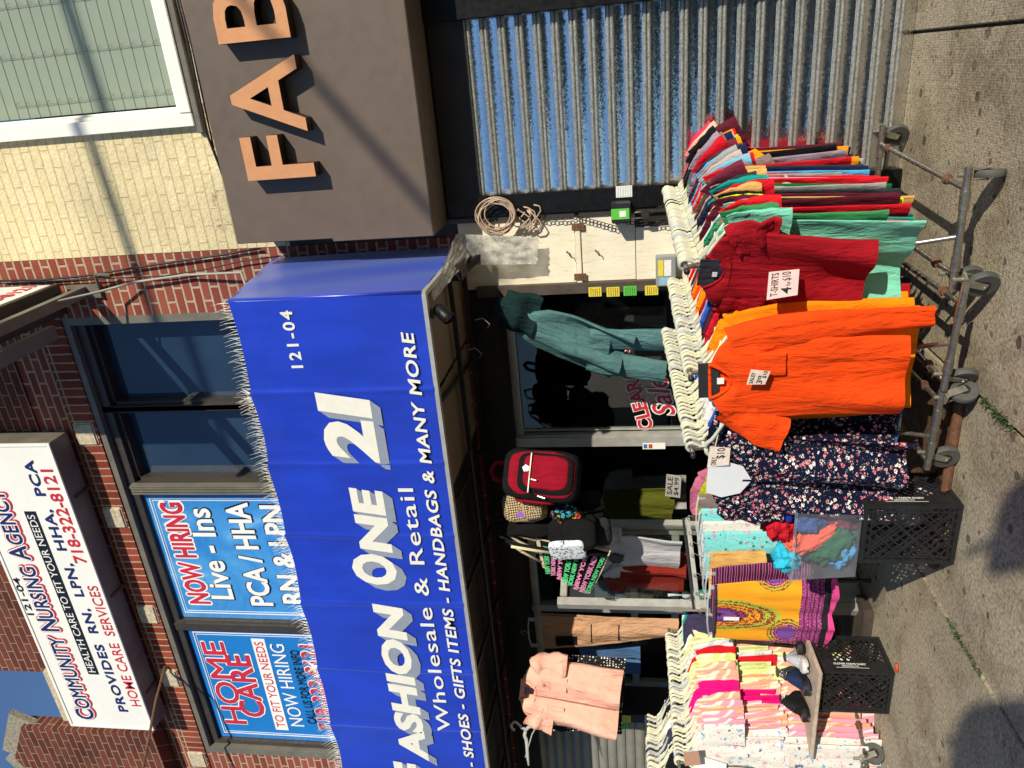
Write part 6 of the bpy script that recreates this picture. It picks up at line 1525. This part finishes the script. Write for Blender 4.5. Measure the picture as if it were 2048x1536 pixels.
g = garment(L=.72, hw=.34, hem=.36, sR=(60, .2), sL=(60, .2), th=.03, fold=.02, seed=78); o = g.build('dress', M['polka'], smooth=True); o.location = W(1060, 1382, -.50); o.rotation_euler = (0, R(4), R(10)); tag(o, 'black white-dotted dress hanging behind the peach blouse', 'dress')
# denim in the left window
dn_ = cloth('denim', '#4a6a92', .5); q = legs(.5, .15, 0, .03, .012, 44); o = q.build('jeans', dn_, smooth=True); o.location = W(1165, 1315, .22); tag(o, 'blue jeans hanging in the left display window', 'jeans')
# empty clear hanger
eh = HANG.copy(); C.objects.link(eh); eh.location = W(1030, 1452, -.70); eh.scale = (1.2, 1.2, 1.2); eh.rotation_euler = (0, R(24), R(20)); eh.material_slots[0].link = 'OBJECT'; eh.material_slots[0].material = M['clear']; tag(eh, 'empty clear hanger dangling below the awning beside the peach blouse', 'hanger')
# stickers by the roller shutter
for i, (x, y, mt, l) in enumerate(((1238, 1437, yl, 'dim yellow sticker above the grey roller shutter'), (1232, 1450, gs, 'green and white sticker at the edge of the grey roller shutter'))):
    p = W(x, y, -.03); q = MB(); q.box(p.x-.04, p.x+.04, -.032, -.030, p.z-.10, p.z+.10); o = q.build('sticker', mt); tag(o, l, 'sticker')
    q = MB(); scribble(q, p.x-.032, p.x+.032, p.z-.09, p.z+.09, -.0325, 9, .004); q.build('print', M['ink'], o)
# ---------------- on the pavement ----------------
ct = thing('cellar_hatch', 'rusty ribbed steel cellar hatch under the dress rack', 'hatch', (0, 0, 0))
t = NT('rusty chequer plate'); v = t.coord(rot=(0, 0, R(45))); w1 = t.n('TexWave'); w1.inputs['Scale'].default_value = 22; t.l(v, w1.inputs['Vector']); v2 = t.coord(rot=(0, 0, R(-45))); w2 = t.n('TexWave'); w2.inputs['Scale'].default_value = 22; t.l(v2, w2.inputs['Vector'])
hh = t.math('MULTIPLY', w1.outputs['Fac'], w2.outputs['Fac']); t.col(t.ramp(t.noise(t.coord(), 20, 5), [(.3, H('#4a3323')), (.7, H('#7d5b42'))])); t.set(Roughness=.75, Metallic=.2); t.bump(hh, .8, .006); M['plate'] = t.m
q = MB(); q.box(-2.62, -1.68, -1.24, -.2, .0, .020); q.build('plate', M['plate'], ct)
q = MB(); q.tube([(-2.64, -1.262, .024), (-1.67, -1.252, .024)], .024, 10); q.bar((-1.68, -1.24, .015), (-1.68, -.2, .015), .04, .03); q.build('edge', M['rust'], ct)
gm_ = flat('weed leaf', (.06, .10, .03), .7, 0, .5)
def weeds(pts, n, lab, h=.024):
    q = MB()
    for k in range(n):
        i = random.randrange(len(pts)-1); p = Vector(pts[i]).lerp(Vector(pts[i+1]), random.random())+Vector((random.gauss(0, .012), random.gauss(0, .012), 0))
        d = Vector((random.uniform(-1, 1), random.uniform(-1, 1), random.uniform(.3, 1.2))).normalized()*random.uniform(.3, 1)*h; w_ = d.cross(Vector((.3, .5, .2))).normalized()*.006
        q._add([p-w_, p+d*.6+w_, p+d, p+d*.6-w_*1.4], [(0, 1, 2, 3)])
    tag(q.build('weeds', gm_), lab, 'weeds', kind='stuff')
weeds([(-1.585, -1.42, 0), (-1.585, -1.72, 0)], 170, 'green weeds growing in the joint by the dress rack')
weeds([(-2.82, -1.47, 0), (-2.82, -1.86, 0)], 230, 'green weeds growing in the joint before the doorway')
q = MB(); q.box(-5.1, -3.60, -.50, -.30, 0, .065)
tag(q.build('door_step', M['darkwood'], bevel=.006), 'dark step running along the foot of the shop doorway', 'step')
q = MB(); q.blob((-3.62, -.98, .012), .03, .02, .012, .4, 5, 2); tag(q.build('litter', flat('orange litter', H('#c0552c'), .7), smooth=True), 'scrap of orange litter beside the crate of shoes', 'litter')
q = MB(); q.grid(lambda u, v: Vector((-1.18+.10*u+.02*math.sin(v*9), -1.72+.16*v+.02*math.sin(u*8), .0012)), 8, 8)
# ---------------- added unseen posts with panels behind the camera, put in to shade the pavement ----------------
def shade_caster(x, y, h, panels, lab):
    sp_ = thing('shadow_post', lab, 'sign', (x, y, 0), 'added shadow casters at the kerb')
    q = MB(); q.tube([(0, 0, 0), (0, 0, h)], .022, 10); q.build('pole', M['zinc'], sp_)
    for z0, z1, w_, o_ in panels:
        q = MB(); k = 14; q.prism([(o_+w_/2*math.copysign(abs(math.cos(2*math.pi*i/k))**.5, math.cos(2*math.pi*i/k)), (z0+z1)/2+(z1-z0)/2*math.copysign(abs(math.sin(2*math.pi*i/k))**.5, math.sin(2*math.pi*i/k))) for i in range(k)], (0, .03, 0), XA, ZA, .004); q.build('panel', M['zinc'], sp_)
shade_caster(2.02, -6.95, 3.15, ((2.45, 3.10, .62, -.05), (1.85, 2.40, .80, -.1)), 'added unseen panel on a pole behind the camera, casting pavement shade')
shade_caster(3.10, -6.80, 3.15, ((2.70, 3.02, .52, 0), (2.50, 2.68, .34, .1)), 'second added unseen panel on a pole further along the kerb, casting shade')
